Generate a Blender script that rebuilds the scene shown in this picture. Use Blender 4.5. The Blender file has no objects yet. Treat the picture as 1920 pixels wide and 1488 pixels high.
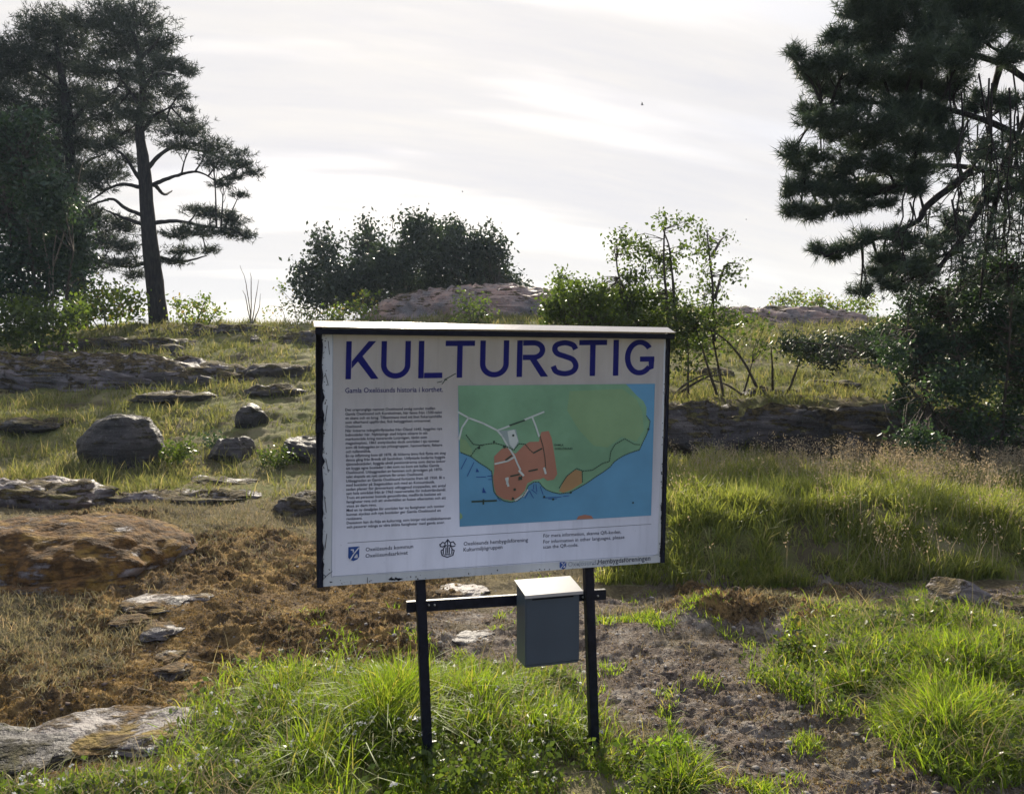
import bpy, math, random
import numpy as np
from mathutils import Vector, Matrix

# ------------------------------------------------------------------ camera, light, sky
scene = bpy.context.scene
COL = scene.collection
FOC, CX, CY, EYE = 1500.0, 960.0, 744.0, 1.7
PITCH = math.radians(-2.0)
SUN_ELEV, SUN_AZ = math.radians(28), math.radians(-7)      # azimuth measured from +Y (view direction) towards +X

cam_d = bpy.data.cameras.new('camera')
cam_d.sensor_width = 36.0
cam_d.lens = FOC / 1920.0 * 36.0
cam_d.clip_start, cam_d.clip_end = 0.05, 12000
cam = bpy.data.objects.new('camera', cam_d)
cam.location = (0, 0, EYE)
cam.rotation_euler = (math.radians(90) + PITCH, 0, 0)
COL.objects.link(cam)
scene.camera = cam

scene.view_settings.view_transform = 'Standard'
scene.view_settings.look = 'None'
scene.view_settings.exposure = 0.8
scene.view_settings.gamma = 1.0
scene.view_settings.use_curve_mapping = False

sun_dir = Vector((math.sin(SUN_AZ) * math.cos(SUN_ELEV), math.cos(SUN_AZ) * math.cos(SUN_ELEV), math.sin(SUN_ELEV)))
sd = bpy.data.lights.new('sun', 'SUN')
sd.energy = 5.0
sd.angle = math.radians(0.6)
sd.color = (1.0, 0.9, 0.74)
sun = bpy.data.objects.new('sun', sd)
sun.rotation_euler = sun_dir.to_track_quat('Z', 'Y').to_euler()
COL.objects.link(sun)


class NT:
    """small helper to write node trees"""
    def __init__(self, tree):
        self.t = tree
    def n(self, kind, ins=None, **props):
        nd = self.t.nodes.new('ShaderNode' + kind)
        for k, v in props.items():
            setattr(nd, k, v)
        for k, v in (ins or {}).items():
            sock = nd.inputs[k]
            if isinstance(v, bpy.types.NodeSocket):
                self.t.links.new(v, sock)
            else:
                sock.default_value = v
        return nd
    def math(self, op, a, b=0.0, clamp=False):
        return self.n('Math', {0: a, 1: b}, operation=op, use_clamp=clamp).outputs[0]
    def mix(self, f, a, b, blend='MIX'):
        nd = self.n('Mix', None, data_type='RGBA', blend_type=blend)
        for idx, v in ((0, f), (6, a), (7, b)):
            if isinstance(v, bpy.types.NodeSocket):
                self.t.links.new(v, nd.inputs[idx])
            else:
                if idx and len(v) == 3:
                    v = (*v, 1)
                nd.inputs[idx].default_value = v
        return nd.outputs[2]
    def noise(self, vec, scale, detail=4.0, rough=0.55, out=0, dist=0.0):
        return self.n('TexNoise', {'Vector': vec, 'Scale': scale, 'Detail': detail, 'Roughness': rough, 'Distortion': dist}).outputs[out]
    def ramp(self, f, a, b):
        return self.n('MapRange', {0: f, 1: a, 2: b}, interpolation_type='SMOOTHSTEP').outputs[0]


world = bpy.data.worlds.new('World')
scene.world = world
world.use_nodes = True
wt = world.node_tree
wt.nodes.clear()
W = NT(wt)
sky = W.n('TexSky', sky_type='NISHITA', sun_disc=False, sun_elevation=SUN_ELEV, sun_rotation=SUN_AZ, air_density=1.0, dust_density=1.5)
tc = W.n('TexCoord').outputs['Generated']
sx = W.n('SeparateXYZ', {0: tc})
# high thin cloud sheet: direction projected on a plane, streaks run across and dip to the right
zz = W.math('MAXIMUM', sx.outputs[2], 0.0)
den = W.math('ADD', zz, 0.34)
qx = W.math('DIVIDE', sx.outputs[0], den)
qy = W.math('DIVIDE', sx.outputs[1], den)
pv = W.n('CombineXYZ', {0: qx, 1: qy, 2: 0.0}).outputs[0]
pr = W.n('Mapping', {'Vector': pv, 'Rotation': (0, 0, math.radians(-14))}).outputs[0]
mp = W.n('Mapping', {'Vector': pr, 'Scale': (0.55, 2.0, 1)}).outputs[0]
n1 = W.noise(mp, 1.25, 6, 0.55, dist=0.35)
mp2 = W.n('Mapping', {'Vector': pr, 'Scale': (0.8, 4.2, 1), 'Location': (3.1, 1.7, 0)}).outputs[0]
n2 = W.noise(mp2, 2.2, 7, 0.6, dist=0.6)
mp3 = W.n('Mapping', {'Vector': pr, 'Scale': (1.8, 13, 1)}).outputs[0]
n3 = W.noise(mp3, 2.0, 8, 0.65, dist=0.8)
streak = W.math('ADD', W.math('MULTIPLY', n1, 0.55), W.math('ADD', W.math('MULTIPLY', n2, 0.27), W.math('MULTIPLY', n3, 0.18)))
streak = W.ramp(streak, 0.34, 0.68)
# forward scattering towards the sun (white around it, greyer away from it)
sdv = W.n('VectorMath', {0: tc, 1: tuple(sun_dir)}, operation='DOT_PRODUCT').outputs['Value']
fwd = W.ramp(sdv, -0.5, 0.82)
cl_thick = W.mix(fwd, (1.75, 2.3, 3.7), (4.6, 4.55, 4.8))
cl_thin = W.mix(fwd, (2.1, 2.6, 3.9), (5.65, 5.4, 5.1))
cloud = W.mix(streak, cl_thick, cl_thin)
hz = W.ramp(sx.outputs[2], 0.26, 0.02)
cloud = W.mix(W.math('MULTIPLY', hz, 0.75), cloud, (5.5, 5.35, 5.15))
cover = W.ramp(W.noise(mp2, 0.9, 4, 0.5), 0.34, 0.52)
cover = W.math('ADD', W.math('MULTIPLY', cover, 0.16), 0.83)
skyc = W.mix(cover, sky.outputs[0], cloud)
bg = W.n('Background', {'Color': skyc, 'Strength': 0.1})
wo = W.n('OutputWorld', {'Surface': bg.outputs[0]})

# ------------------------------------------------------------------ geometry helpers
CP, SP = math.cos(PITCH), math.sin(PITCH)


def P(px, py, Y):
    """point at distance Y (metres along the ground) seen in photo pixel px, py"""
    a, b = (px - CX) / FOC, (CY - py) / FOC
    dy, dz = CP - b * SP, SP + b * CP
    return np.array([a * Y / dy, Y, EYE + dz * Y / dy])


def proj(x, y, z):
    dz = z - EYE
    f = y * CP + dz * SP
    u = -y * SP + dz * CP
    f = np.maximum(f, 1e-3)
    return CX + FOC * x / f, CY - FOC * u / f


_rs = np.random.RandomState(7)
_perm = _rs.permutation(256).astype(np.int64)
_perm = np.concatenate([_perm, _perm])
_grad = _rs.normal(size=(256, 3))
_grad /= np.linalg.norm(_grad, axis=1)[:, None]


def perlin(p):
    i = np.floor(p).astype(np.int64)
    f = p - i
    w = f * f * f * (f * (f * 6 - 15) + 10)
    i &= 255
    out = 0
    for dx in (0, 1):
        wx = w[:, 0] if dx else 1 - w[:, 0]
        a = _perm[(i[:, 0] + dx) & 255]
        for dy in (0, 1):
            wy = w[:, 1] if dy else 1 - w[:, 1]
            b = _perm[a + ((i[:, 1] + dy) & 255)]
            for dz in (0, 1):
                wz = w[:, 2] if dz else 1 - w[:, 2]
                g = _grad[_perm[b + ((i[:, 2] + dz) & 255)]]
                out = out + wx * wy * wz * (g[:, 0] * (f[:, 0] - dx) + g[:, 1] * (f[:, 1] - dy) + g[:, 2] * (f[:, 2] - dz))
    return out * 1.5


def fbm(p, octs=4, gain=0.5, ridged=False):
    s, a, q = 0, 1.0, p.copy()
    for k in range(octs):
        v = perlin(q)
        if ridged:
            v = 1 - 2 * np.abs(v)
        s = s + a * v
        a *= gain
        q = q * 2.03 + 11.7
    return s


def make_mesh(name, verts, faces, smooth=False, attrs=None):
    """faces: one array (n,k) or a list of such arrays"""
    if not isinstance(faces, (list, tuple)):
        faces = [faces]
    faces = [np.asarray(f, dtype=np.int32) for f in faces if len(f)]
    me = bpy.data.meshes.new(name)
    me.vertices.add(len(verts))
    me.vertices.foreach_set('co', np.asarray(verts, dtype=np.float32).ravel())
    loops = np.concatenate([f.ravel() for f in faces])
    tot = np.concatenate([np.full(len(f), f.shape[1], dtype=np.int32) for f in faces])
    st = np.concatenate([[0], np.cumsum(tot)[:-1]]).astype(np.int32)
    me.loops.add(len(loops))
    me.loops.foreach_set('vertex_index', loops)
    me.polygons.add(len(tot))
    me.polygons.foreach_set('loop_start', st)
    me.polygons.foreach_set('loop_total', tot)
    if smooth:
        me.polygons.foreach_set('use_smooth', np.ones(len(tot), dtype=bool))
    me.update(calc_edges=True)
    for k, v in (attrs or {}).items():
        v = np.asarray(v, dtype=np.float32)
        if v.ndim == 1:
            a = me.attributes.new(k, 'FLOAT', 'POINT')
            a.data.foreach_set('value', v)
        else:
            a = me.attributes.new(k, 'FLOAT_COLOR', 'POINT')
            a.data.foreach_set('color', v.ravel())
    return me


def link(name, me, mat, parent=None, **tags):
    """tags: label, category, group, kind.  Vertices are in world space; a child is re-based on its parent's location."""
    o = bpy.data.objects.new(name, me)
    COL.objects.link(o)
    if mat is not None:
        me.materials.append(mat)
    if parent is not None:
        off = np.array(ROOTS[parent.name], dtype=np.float32)
        n = len(me.vertices)
        co = np.empty(n * 3, dtype=np.float32)
        me.vertices.foreach_get('co', co)
        me.vertices.foreach_set('co', (co.reshape(-1, 3) - off).ravel())
        me.update()
        o.parent = parent
        ROOTS[o.name] = ROOTS[parent.name]
    for k, v in tags.items():
        o[k] = v
    return o


ROOTS = {}


def root(name, loc, label, category, group=None):
    o = bpy.data.objects.new(name, None)
    o.empty_display_size = 0.2
    o.location = [float(v) for v in loc]
    COL.objects.link(o)
    o['label'], o['category'] = label, category
    if group:
        o['group'] = group
    ROOTS[o.name] = tuple(float(v) for v in loc)
    return o


def rebase(me, loc):
    n = len(me.vertices)
    co = np.empty(n * 3, dtype=np.float32)
    me.vertices.foreach_get('co', co)
    me.vertices.foreach_set('co', (co.reshape(-1, 3) - np.array(loc, dtype=np.float32)).ravel())
    me.update()


def single(name, me, mat, loc, label, category, group=None):
    rebase(me, loc)
    o = bpy.data.objects.new(name, me)
    me.materials.append(mat)
    o.location = [float(v) for v in loc]
    COL.objects.link(o)
    o['label'], o['category'] = label, category
    o['kind'] = 'thing'
    if group:
        o['group'] = group
    return o


class Soup:
    def __init__(self):
        self.v, self.q, self.t, self.a, self.n = [], [], [], [], 0
    def add(self, v, q=None, t=None, a=None):
        v = np.asarray(v, dtype=np.float32)
        self.v.append(v)
        if q is not None and len(q):
            self.q.append(np.asarray(q) + self.n)
        if t is not None and len(t):
            self.t.append(np.asarray(t) + self.n)
        self.a.append(np.full(len(v), 0.5) if a is None else np.broadcast_to(np.asarray(a, dtype=np.float32), (len(v),)))
        self.n += len(v)
    def mesh(self, name, smooth=False):
        fs = []
        if self.q:
            fs.append(np.concatenate(self.q))
        if self.t:
            fs.append(np.concatenate(self.t))
        return make_mesh(name, np.concatenate(self.v), fs, smooth, {'rnd': np.concatenate(self.a)})


def tube(s, pts, rad, sides=6, cap=True, wob=0.0, rnd=0.5):
    pts = np.asarray(pts, dtype=float)
    n = len(pts)
    rad = np.broadcast_to(np.asarray(rad, dtype=float), (n,))
    tg = np.gradient(pts, axis=0)
    tg /= np.linalg.norm(tg, axis=1)[:, None] + 1e-9
    ref = np.array([0.13, 1.0, 0.21])
    ref /= np.linalg.norm(ref)
    a = np.cross(tg, ref)
    la = np.linalg.norm(a, axis=1)
    a[la < 0.1] = np.cross(tg[la < 0.1], [1.0, 0, 0])
    a /= np.linalg.norm(a, axis=1)[:, None]
    b = np.cross(tg, a)
    ang = np.arange(sides) / sides * 2 * np.pi
    r = rad[:, None] * np.ones((1, sides))
    if wob:
        r = r * (1 + wob * np.random.normal(size=r.shape))
    ring = pts[:, None, :] + r[..., None] * (np.cos(ang)[None, :, None] * a[:, None, :] + np.sin(ang)[None, :, None] * b[:, None, :])
    v = ring.reshape(-1, 3)
    i = np.arange(n - 1)[:, None] * sides
    j = np.arange(sides)[None, :]
    j2 = (j + 1) % sides
    q = np.stack([i + j, i + j2, i + sides + j2, i + sides + j], -1).reshape(-1, 4)
    t = []
    if cap:
        v = np.concatenate([v, pts[:1], pts[-1:]])
        c0, c1 = n * sides, n * sides + 1
        for k in range(sides):
            t.append((c0, (k + 1) % sides, k))
            t.append((c1, (n - 1) * sides + k, (n - 1) * sides + (k + 1) % sides))
    s.add(v, q, t, rnd)


def smooth_line(pts, m):
    """Catmull-Rom resample"""
    pts = np.asarray(pts, dtype=float)
    if len(pts) < 3:
        t = np.linspace(0, 1, m)[:, None]
        return pts[0] * (1 - t) + pts[-1] * t
    p = np.concatenate([[2 * pts[0] - pts[1]], pts, [2 * pts[-1] - pts[-2]]])
    out = []
    for u in np.linspace(0, len(pts) - 1 - 1e-6, m):
        k = int(u)
        f = u - k
        a, b, c, d = p[k], p[k + 1], p[k + 2], p[k + 3]
        out.append(0.5 * (2 * b + (c - a) * f + (2 * a - 5 * b + 4 * c - d) * f * f + (3 * b - a - 3 * c + d) * f ** 3))
    return np.array(out)


# ------------------------------------------------------------------ materials
def new_mat(name):
    m = bpy.data.materials.new(name)
    m.use_nodes = True
    m.node_tree.nodes.clear()
    return m, NT(m.node_tree)


def out(N, surf):
    N.n('OutputMaterial', {'Surface': surf})


def leaf_mat(name, c1, c2, c3=None, trans=0.5, rough=0.5, spec=0.3, tcol=None):
    """c1..c2 by the per-leaf random value; c3 for the driest ones"""
    m, N = new_mat(name)
    a = N.n('Attribute', None, attribute_name='rnd').outputs['Fac']
    c = N.mix(a, c1, c2)
    if c3:
        c = N.mix(N.ramp(a, 0.78, 0.95), c, c3)
    nz = N.noise(N.n('NewGeometry').outputs['Position'], 1.3, 3)
    c = N.mix(N.ramp(nz, 0.3, 0.7), N.mix(0.35, c, (c1[0] * .5, c1[1] * .5, c1[2] * .5)), c)
    d = N.n('BsdfPrincipled', {'Base Color': c, 'Roughness': rough, 'Specular IOR Level': spec})
    tcx = N.mix(1.0, c, tcol or (1.6, 1.7, 0.7), 'MULTIPLY')
    t = N.n('BsdfTranslucent', {'Color': tcx})
    mx = N.n('MixShader', {0: trans, 1: d.outputs[0], 2: t.outputs[0]})
    out(N, mx.outputs[0])
    return m


def bark_mat(name, dark, light):
    m, N = new_mat(name)
    pos = N.n('NewGeometry').outputs['Position']
    mp = N.n('Mapping', {'Vector': pos, 'Scale': (14, 14, 3)}).outputs[0]
    v = N.n('TexVoronoi', {'Vector': mp, 'Scale': 1.0}, feature='DISTANCE_TO_EDGE').outputs[0]
    nz = N.noise(mp, 1.5, 5)
    c = N.mix(N.ramp(nz, 0.3, 0.7), dark, light)
    bp = N.n('Bump', {'Strength': 0.9, 'Distance': 0.04, 'Height': N.math('ADD', v, nz)}).outputs[0]
    b = N.n('BsdfPrincipled', {'Base Color': c, 'Roughness': 0.9, 'Normal': bp, 'Specular IOR Level': 0.2})
    out(N, b.outputs[0])
    return m


def rock_mat(name, moss=0.3, tone=1.0, warm=0.5, mosscol=(0.20, 0.095, 0.022)):
    m, N = new_mat(name)
    geo = N.n('NewGeometry')
    pos = geo.outputs['Position']
    big = N.noise(pos, 1.1, 5, 0.6)
    med = N.noise(pos, 6, 6, 0.65)
    fine = N.noise(pos, 42, 4, 0.6)
    st = N.noise(N.n('Mapping', {'Vector': pos, 'Rotation': (0.3, 0.12, 0.4), 'Scale': (1.4, 3, 16)}).outputs[0], 1.2, 5, 0.6)
    g1 = (0.19 * tone, 0.175 * tone, 0.175 * tone)
    g2 = ((0.38 + .06 * warm) * tone, 0.335 * tone, (0.335 - .03 * warm) * tone)
    c = N.mix(N.ramp(big, 0.3, 0.7), g1, g2)
    c = N.mix(N.ramp(med, 0.55, 0.7), c, (0.10 * tone, 0.10 * tone, 0.105 * tone))
    c = N.mix(N.ramp(fine, 0.56, 0.68), c, (0.5 * tone, 0.48 * tone, 0.45 * tone))
    c = N.mix(N.math('MULTIPLY', N.ramp(st, 0.55, 0.72), 0.6), c, (0.06 * tone, 0.055 * tone, 0.06 * tone))
    lich = N.n('TexVoronoi', {'Vector': pos, 'Scale': 9.0, 'Randomness': 1.0}).outputs['Distance']
    c = N.mix(N.math('MULTIPLY', N.ramp(lich, 0.22, 0.10), N.ramp(big, 0.45, 0.6)), c, (0.46 * tone, 0.47 * tone, 0.40 * tone))
    up = N.n('SeparateXYZ', {0: geo.outputs['Normal']}).outputs[2]
    mm = N.math('MULTIPLY', N.ramp(N.math('ADD', N.math('ADD', N.math('MULTIPLY', N.noise(pos, 2.9, 7, 0.7), 0.6), N.math('MULTIPLY', st, 0.4)), N.math('MULTIPLY', up, 0.10)), 0.68 - moss * 0.42, 0.74 - moss * 0.42), 1.0)
    mc = N.mix(N.ramp(N.noise(pos, 16, 4), 0.35, 0.65), tuple(0.35 * v for v in mosscol), mosscol)
    mc = N.mix(N.ramp(N.noise(pos, 4, 3), 0.5, 0.68), mc, (mosscol[0] * 1.35, mosscol[1] * 1.6, mosscol[2] * 1.3))
    mc = N.mix(N.math('MULTIPLY', N.ramp(N.noise(N.n('Mapping', {'Vector': pos, 'Rotation': (0.3, 0.12, 0.4), 'Scale': (3, 6, 26)}).outputs[0], 1.6, 5, 0.6), 0.48, 0.62), 0.75), mc, tuple(0.2 * v for v in mosscol))
    c = N.mix(mm, c, mc)
    h = N.math('ADD', N.math('MULTIPLY', med, 0.5), N.math('MULTIPLY', st, 0.6))
    h = N.math('ADD', h, N.math('MULTIPLY', fine, 0.16))
    h = N.math('ADD', h, N.math('MULTIPLY', N.math('MULTIPLY', mm, N.noise(pos, 30, 4)), 0.7))
    bp = N.n('Bump', {'Strength': 0.9, 'Distance': 0.07, 'Height': h}).outputs[0]
    rg = N.mix(mm, (0.62, 0.62, 0.62), (0.95, 0.95, 0.95))
    b = N.n('BsdfPrincipled', {'Base Color': c, 'Roughness': rg, 'Normal': bp, 'Specular IOR Level': 0.35})
    out(N, b.outputs[0])
    return m


def plain(name, col, rough=0.5, metal=0.0, spec=0.5, var=0.12, bump=0.0, scale=18):
    m, N = new_mat(name)
    pos = N.n('NewGeometry').outputs['Position']
    nz = N.noise(pos, scale, 5, 0.6)
    c = N.mix(N.ramp(nz, 0.3, 0.7), tuple(v * (1 - var) for v in col), tuple(min(1, v * (1 + var)) for v in col))
    ins = {'Base Color': c, 'Roughness': rough, 'Metallic': metal, 'Specular IOR Level': spec}
    if bump:
        ins['Normal'] = N.n('Bump', {'Strength': bump, 'Distance': 0.01, 'Height': nz}).outputs[0]
    b = N.n('BsdfPrincipled', ins)
    out(N, b.outputs[0])
    return m


# ------------------------------------------------------------------ ground
KX = np.array([-500, -200, 0, 250, 560, 960, 1255, 1600, 1920, 2200, 2500], float)
TAB = [  # distance, heights over the columns above
    (-3.0, [0] * 11), (2.0, [0] * 11), (3.3, [0] * 11),
    (4.2, [.1, .08, .05, .0, .0, .0, .0, .03, .08, .1, .1]),
    (5.5, [.2, .18, .16, .10, .04, .02, .02, .05, .12, .12, .12]),
    (6.3, [.28, .25, .24, .18, .08, .05, .02, .02, .05, .08, .1]),
    (6.65, [.33, .31, .29, .22, .12, .14, .27, .28, .24, .22, .2]),
    (8.5, [.4, .38, .36, .30, .24, .32, .38, .38, .36, .34, .34]),
    (10., [.46, .44, .42, .38, .38, .45, .44, .44, .43, .42, .42]),
    (11.2, [.56, .54, .5, .48, .5, .62, .5, .5, .5, .5, .5]),
    (11.8, [.62, .6, .56, .54, .58, .9, 1.0, 1.02, .95, .9, .9]),
    (13.5, [.92, .9, .88, .85, .92, 1.2, 1.27, 1.25, 1.2, 1.15, 1.1]),
    (16., [1.36, 1.33, 1.3, 1.32, 1.42, 1.6, 1.66, 1.62, 1.55, 1.5, 1.5]),
    (18., [1.75, 1.72, 1.7, 1.72, 1.8, 1.9, 1.98, 1.94, 1.85, 1.8, 1.8]),
    (20., [2.1, 2.1, 2.1, 2.15, 2.2, 2.35, 2.42, 2.3, 2.2, 2.1, 2.1]),
    (24., [2.7, 2.7, 2.75, 2.95, 3.02, 3.25, 3.2, 3.05, 2.9, 2.8, 2.8]),
    (26., [2.7, 2.75, 2.8, 3.0, 3.1, 3.6, 3.6, 3.3, 3.1, 2.9, 2.9]),
    (28., [2.6, 2.6, 2.7, 2.85, 2.95, 3.6, 3.7, 3.35, 3.1, 2.9, 2.9]),
    (34., [1.9, 1.9, 2.0, 2.1, 2.3, 2.6, 2.7, 2.6, 2.5, 2.3, 2.3]),
    (60., [0] * 11), (140., [-1.6] * 11), (400., [-2.0] * 11)]
KY = np.array([t[0] for t in TAB])
KZ = np.array([t[1] for t in TAB], float)


def hermite_w(K, x):
    """index and smooth local coordinate"""
    i = np.clip(np.searchsorted(K, x, side='right') - 1, 0, len(K) - 2)
    t = np.clip((x - K[i]) / (K[i + 1] - K[i]), 0, 1)
    return i, t


def base_z(x, y):
    x = np.asarray(x, float)
    y = np.asarray(y, float)
    c = CX + FOC * x / np.maximum(y, 2.2)
    i, t = hermite_w(KX, c)
    t = t * t * (3 - 2 * t)
    # catmull-rom in distance
    m = np.gradient(KZ, KY, axis=0)
    j, s = hermite_w(KY, y)
    def col(k):
        h = KY[j + 1] - KY[j]
        return ((2 * s ** 3 - 3 * s ** 2 + 1) * KZ[j, k] + (s ** 3 - 2 * s ** 2 + s) * h * m[j, k]
                + (-2 * s ** 3 + 3 * s ** 2) * KZ[j + 1, k] + (s ** 3 - s ** 2) * h * m[j + 1, k])
    return col(i) * (1 - t) + col(i + 1) * t


def sstep(a, b, x):
    t = np.clip((x - a) / (b - a), 0, 1)
    return t * t * (3 - 2 * t)


def blob(px, py, cx, cy, rx, ry, soft=0.45):
    d = np.sqrt(((px - cx) / rx) ** 2 + ((py - cy) / ry) ** 2)
    return 1 - sstep(1 - soft, 1 + soft, d)


def zones(x, y, z):
    """what grows where: moss, bare soil, meadow, lush grass, dry grass"""
    px, py = proj(x, y, z)
    q = np.stack([x * 1.1, y * 0.9, np.zeros_like(x)], -1)
    w1 = fbm(q, 3) * 70
    w2 = fbm(q + 31.3, 3) * 45
    qx, qy = px + w1, py + w2
    near = (y < 11.5)
    moss = np.zeros_like(x)
    for b in ((430, 1180, 330, 150), (150, 1010, 160, 60), (120, 1330, 330, 110), (330, 1250, 260, 110), (650, 1110, 200, 70), (1420, 1145, 190, 32), (560, 1060, 240, 60)):
        moss = np.maximum(moss, blob(qx, qy, *b))
    moss *= near
    dirt = np.zeros_like(x)
    for b in ((1330, 1240, 260, 110), (1000, 1180, 260, 60), (1450, 1400, 330, 130), (1750, 1480, 300, 60), (760, 1200, 140, 60), (1200, 1180, 150, 70), (1560, 1110, 500, 22)):
        dirt = np.maximum(dirt, blob(qx, qy, *b))
    dirt *= near
    lush = np.zeros_like(x)
    for b in ((760, 1400, 330, 130), (900, 1330, 170, 70), (1180, 1450, 130, 55), (180, 1525, 400, 48), (1700, 1270, 210, 75), (1850, 1330, 170, 130), (1640, 1215, 150, 50), (1560, 1260, 60, 30), (640, 1480, 300, 60), (600, 1350, 130, 60)):
        lush = np.maximum(lush, blob(qx, qy, *b, 0.42))
    lush *= (y < 6.4)
    bank = ((y > 6.22) & (y < 11.2)).astype(float) * sstep(1090, 1180, qx) * (1 - 0.93 * sstep(9.7, 10.6, y))
    dry = np.zeros_like(x)
    for b in ((330, 1010, 120, 45), (60, 1180, 120, 70), (420, 975, 200, 40), (1180, 1130, 60, 20), (120, 1220, 90, 60), (1170, 1390, 90, 40), (1500, 1150, 90, 30)):
        dry = np.maximum(dry, blob(qx, qy, *b))
    dry *= near
    meadow = np.clip(1 - moss - dirt - bank, 0, 1) * sstep(8.0, 9.4, y)
    face = ((y > 11.15) & (y < 11.85)).astype(float) * sstep(1000, 1150, px)
    return moss, dirt, meadow, lush, dry, bank, face, px, py


def build_ground():
    nr, nc = 700, 660
    ys = np.concatenate([np.linspace(-3, 2.3, 12)[:-1], 2.3 * (44 / 2.3) ** np.linspace(0, 1, nr), 44 * (400 / 44) ** np.linspace(0, 1, 26)[1:]])
    us = np.linspace(-0.98, 0.98, nc)
    # extra wide margins, coarse
    us = np.concatenate([[-6, -3.2, -2, -1.4, -1.15], us, [1.15, 1.4, 2, 3.2, 6]])
    Y, U = np.meshgrid(ys, us, indexing='ij')
    X = U * np.maximum(Y, 2.2) * 0.82
    x, y = X.ravel(), Y.ravel()
    z = base_z(x, y)
    moss, dirt, meadow, lush, dry, bank, face, px, py = zones(x, y, z)
    q = np.stack([x, y, z * 0.3], -1)
    fade = sstep(60, 36, y)
    z = z + 0.10 * fbm(q * 0.55, 3) * sstep(4.0, 9, y) * fade
    z = z + 0.035 * fbm(q * 1.7 + 5, 3) * fade
    m = (y > 2.3) & (y < 14)
    clump = np.zeros_like(z)
    qq = q[m] * np.array([1, 1.25, 1.0])
    c1 = 1 - np.abs(fbm(qq * 3.2, 2, 0.5)) * 1.6           # rounded cushions with sharp grooves
    c1 = -np.abs(fbm(qq * 3.4 + 3, 2)) 
    c2 = -np.abs(fbm(qq * 8.5 + 9, 3, 0.6))
    c3 = fbm(qq * 22, 3, 0.65)
    clump[m] = 0.0
    mm, dd = moss[m], dirt[m]
    amp = np.clip(mm * 1.0 + dd * 0.25 + 0.2, 0, 1.1) * np.clip(0.85 + 1.1 * fbm(qq * 0.9 + 40, 2), 0.15, 1.35)
    amp *= 1 - 0.85 * np.maximum(blob(px[m], py[m], 170, 1400, 230, 60), blob(px[m], py[m], 300, 1200, 100, 85))
    z[m] += amp * (0.11 * c1 + 0.055 * c2 + 0.024 * c3 + 0.05) * sstep(14, 9, y[m])
    for bx, by, br, bh in ((1.38, 5.25, 0.42, 0.15), (0.95, 5.0, 0.3, 0.06), (-2.2, 5.2, 0.5, 0.08), (2.3, 4.3, 0.5, 0.08)):
        z += bh * np.exp(-((x - bx) ** 2 + ((y - by) * 1.3) ** 2) / br ** 2)
    m2 = (y >= 9) & (y < 44)
    z[m2] += 0.05 * fbm(q[m2] * 3.0, 3) * sstep(9, 12, y[m2])
    fz = face > 0
    z[fz] += 0.10 * fbm(np.stack([x[fz] * 1.6, y[fz] * 2, z[fz] * 5], -1), 3)
    verts = np.stack([x, y, z], -1)
    n, k = len(ys), len(us)
    i = np.arange(n - 1)[:, None] * k
    j = np.arange(k - 1)[None, :]
    quads = np.stack([i + j, i + j + 1, i + k + j + 1, i + k + j], -1).reshape(-1, 4)
    # outer sheet to the horizon (drops below the modelled ground)
    R = 5000.0
    ov = np.array([[-R, -R, -2.4], [R, -R, -2.4], [R, R, -2.4], [-R, R, -2.4]])
    # behind the viewer a flat apron
    ap = np.array([[-40, -40, -0.02], [40, -40, -0.02], [40, -2.9, -0.02], [-40, -2.9, -0.02]])
    verts = np.concatenate([verts, ov, ap])
    nn = n * k
    quads = np.concatenate([quads, [[nn, nn + 1, nn + 2, nn + 3], [nn + 4, nn + 5, nn + 6, nn + 7]]])
    ext = np.zeros(8)
    zone = np.stack([np.concatenate([moss, ext]), np.concatenate([dirt, ext]), np.concatenate([np.maximum(np.maximum(meadow, bank), lush), ext + 1]), np.concatenate([face, ext])], -1)
    me = make_mesh('ground', verts, quads, True, {'zone': zone})
    o = link('ground', me, ground_material(), kind='structure')
    grid = dict(x=x.reshape(n, k), y=y.reshape(n, k), z=z.reshape(n, k), moss=moss, dirt=dirt, meadow=meadow, lush=lush, dry=dry, bank=bank, face=face, px=px, py=py, n=n, k=k)
    return grid


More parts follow.
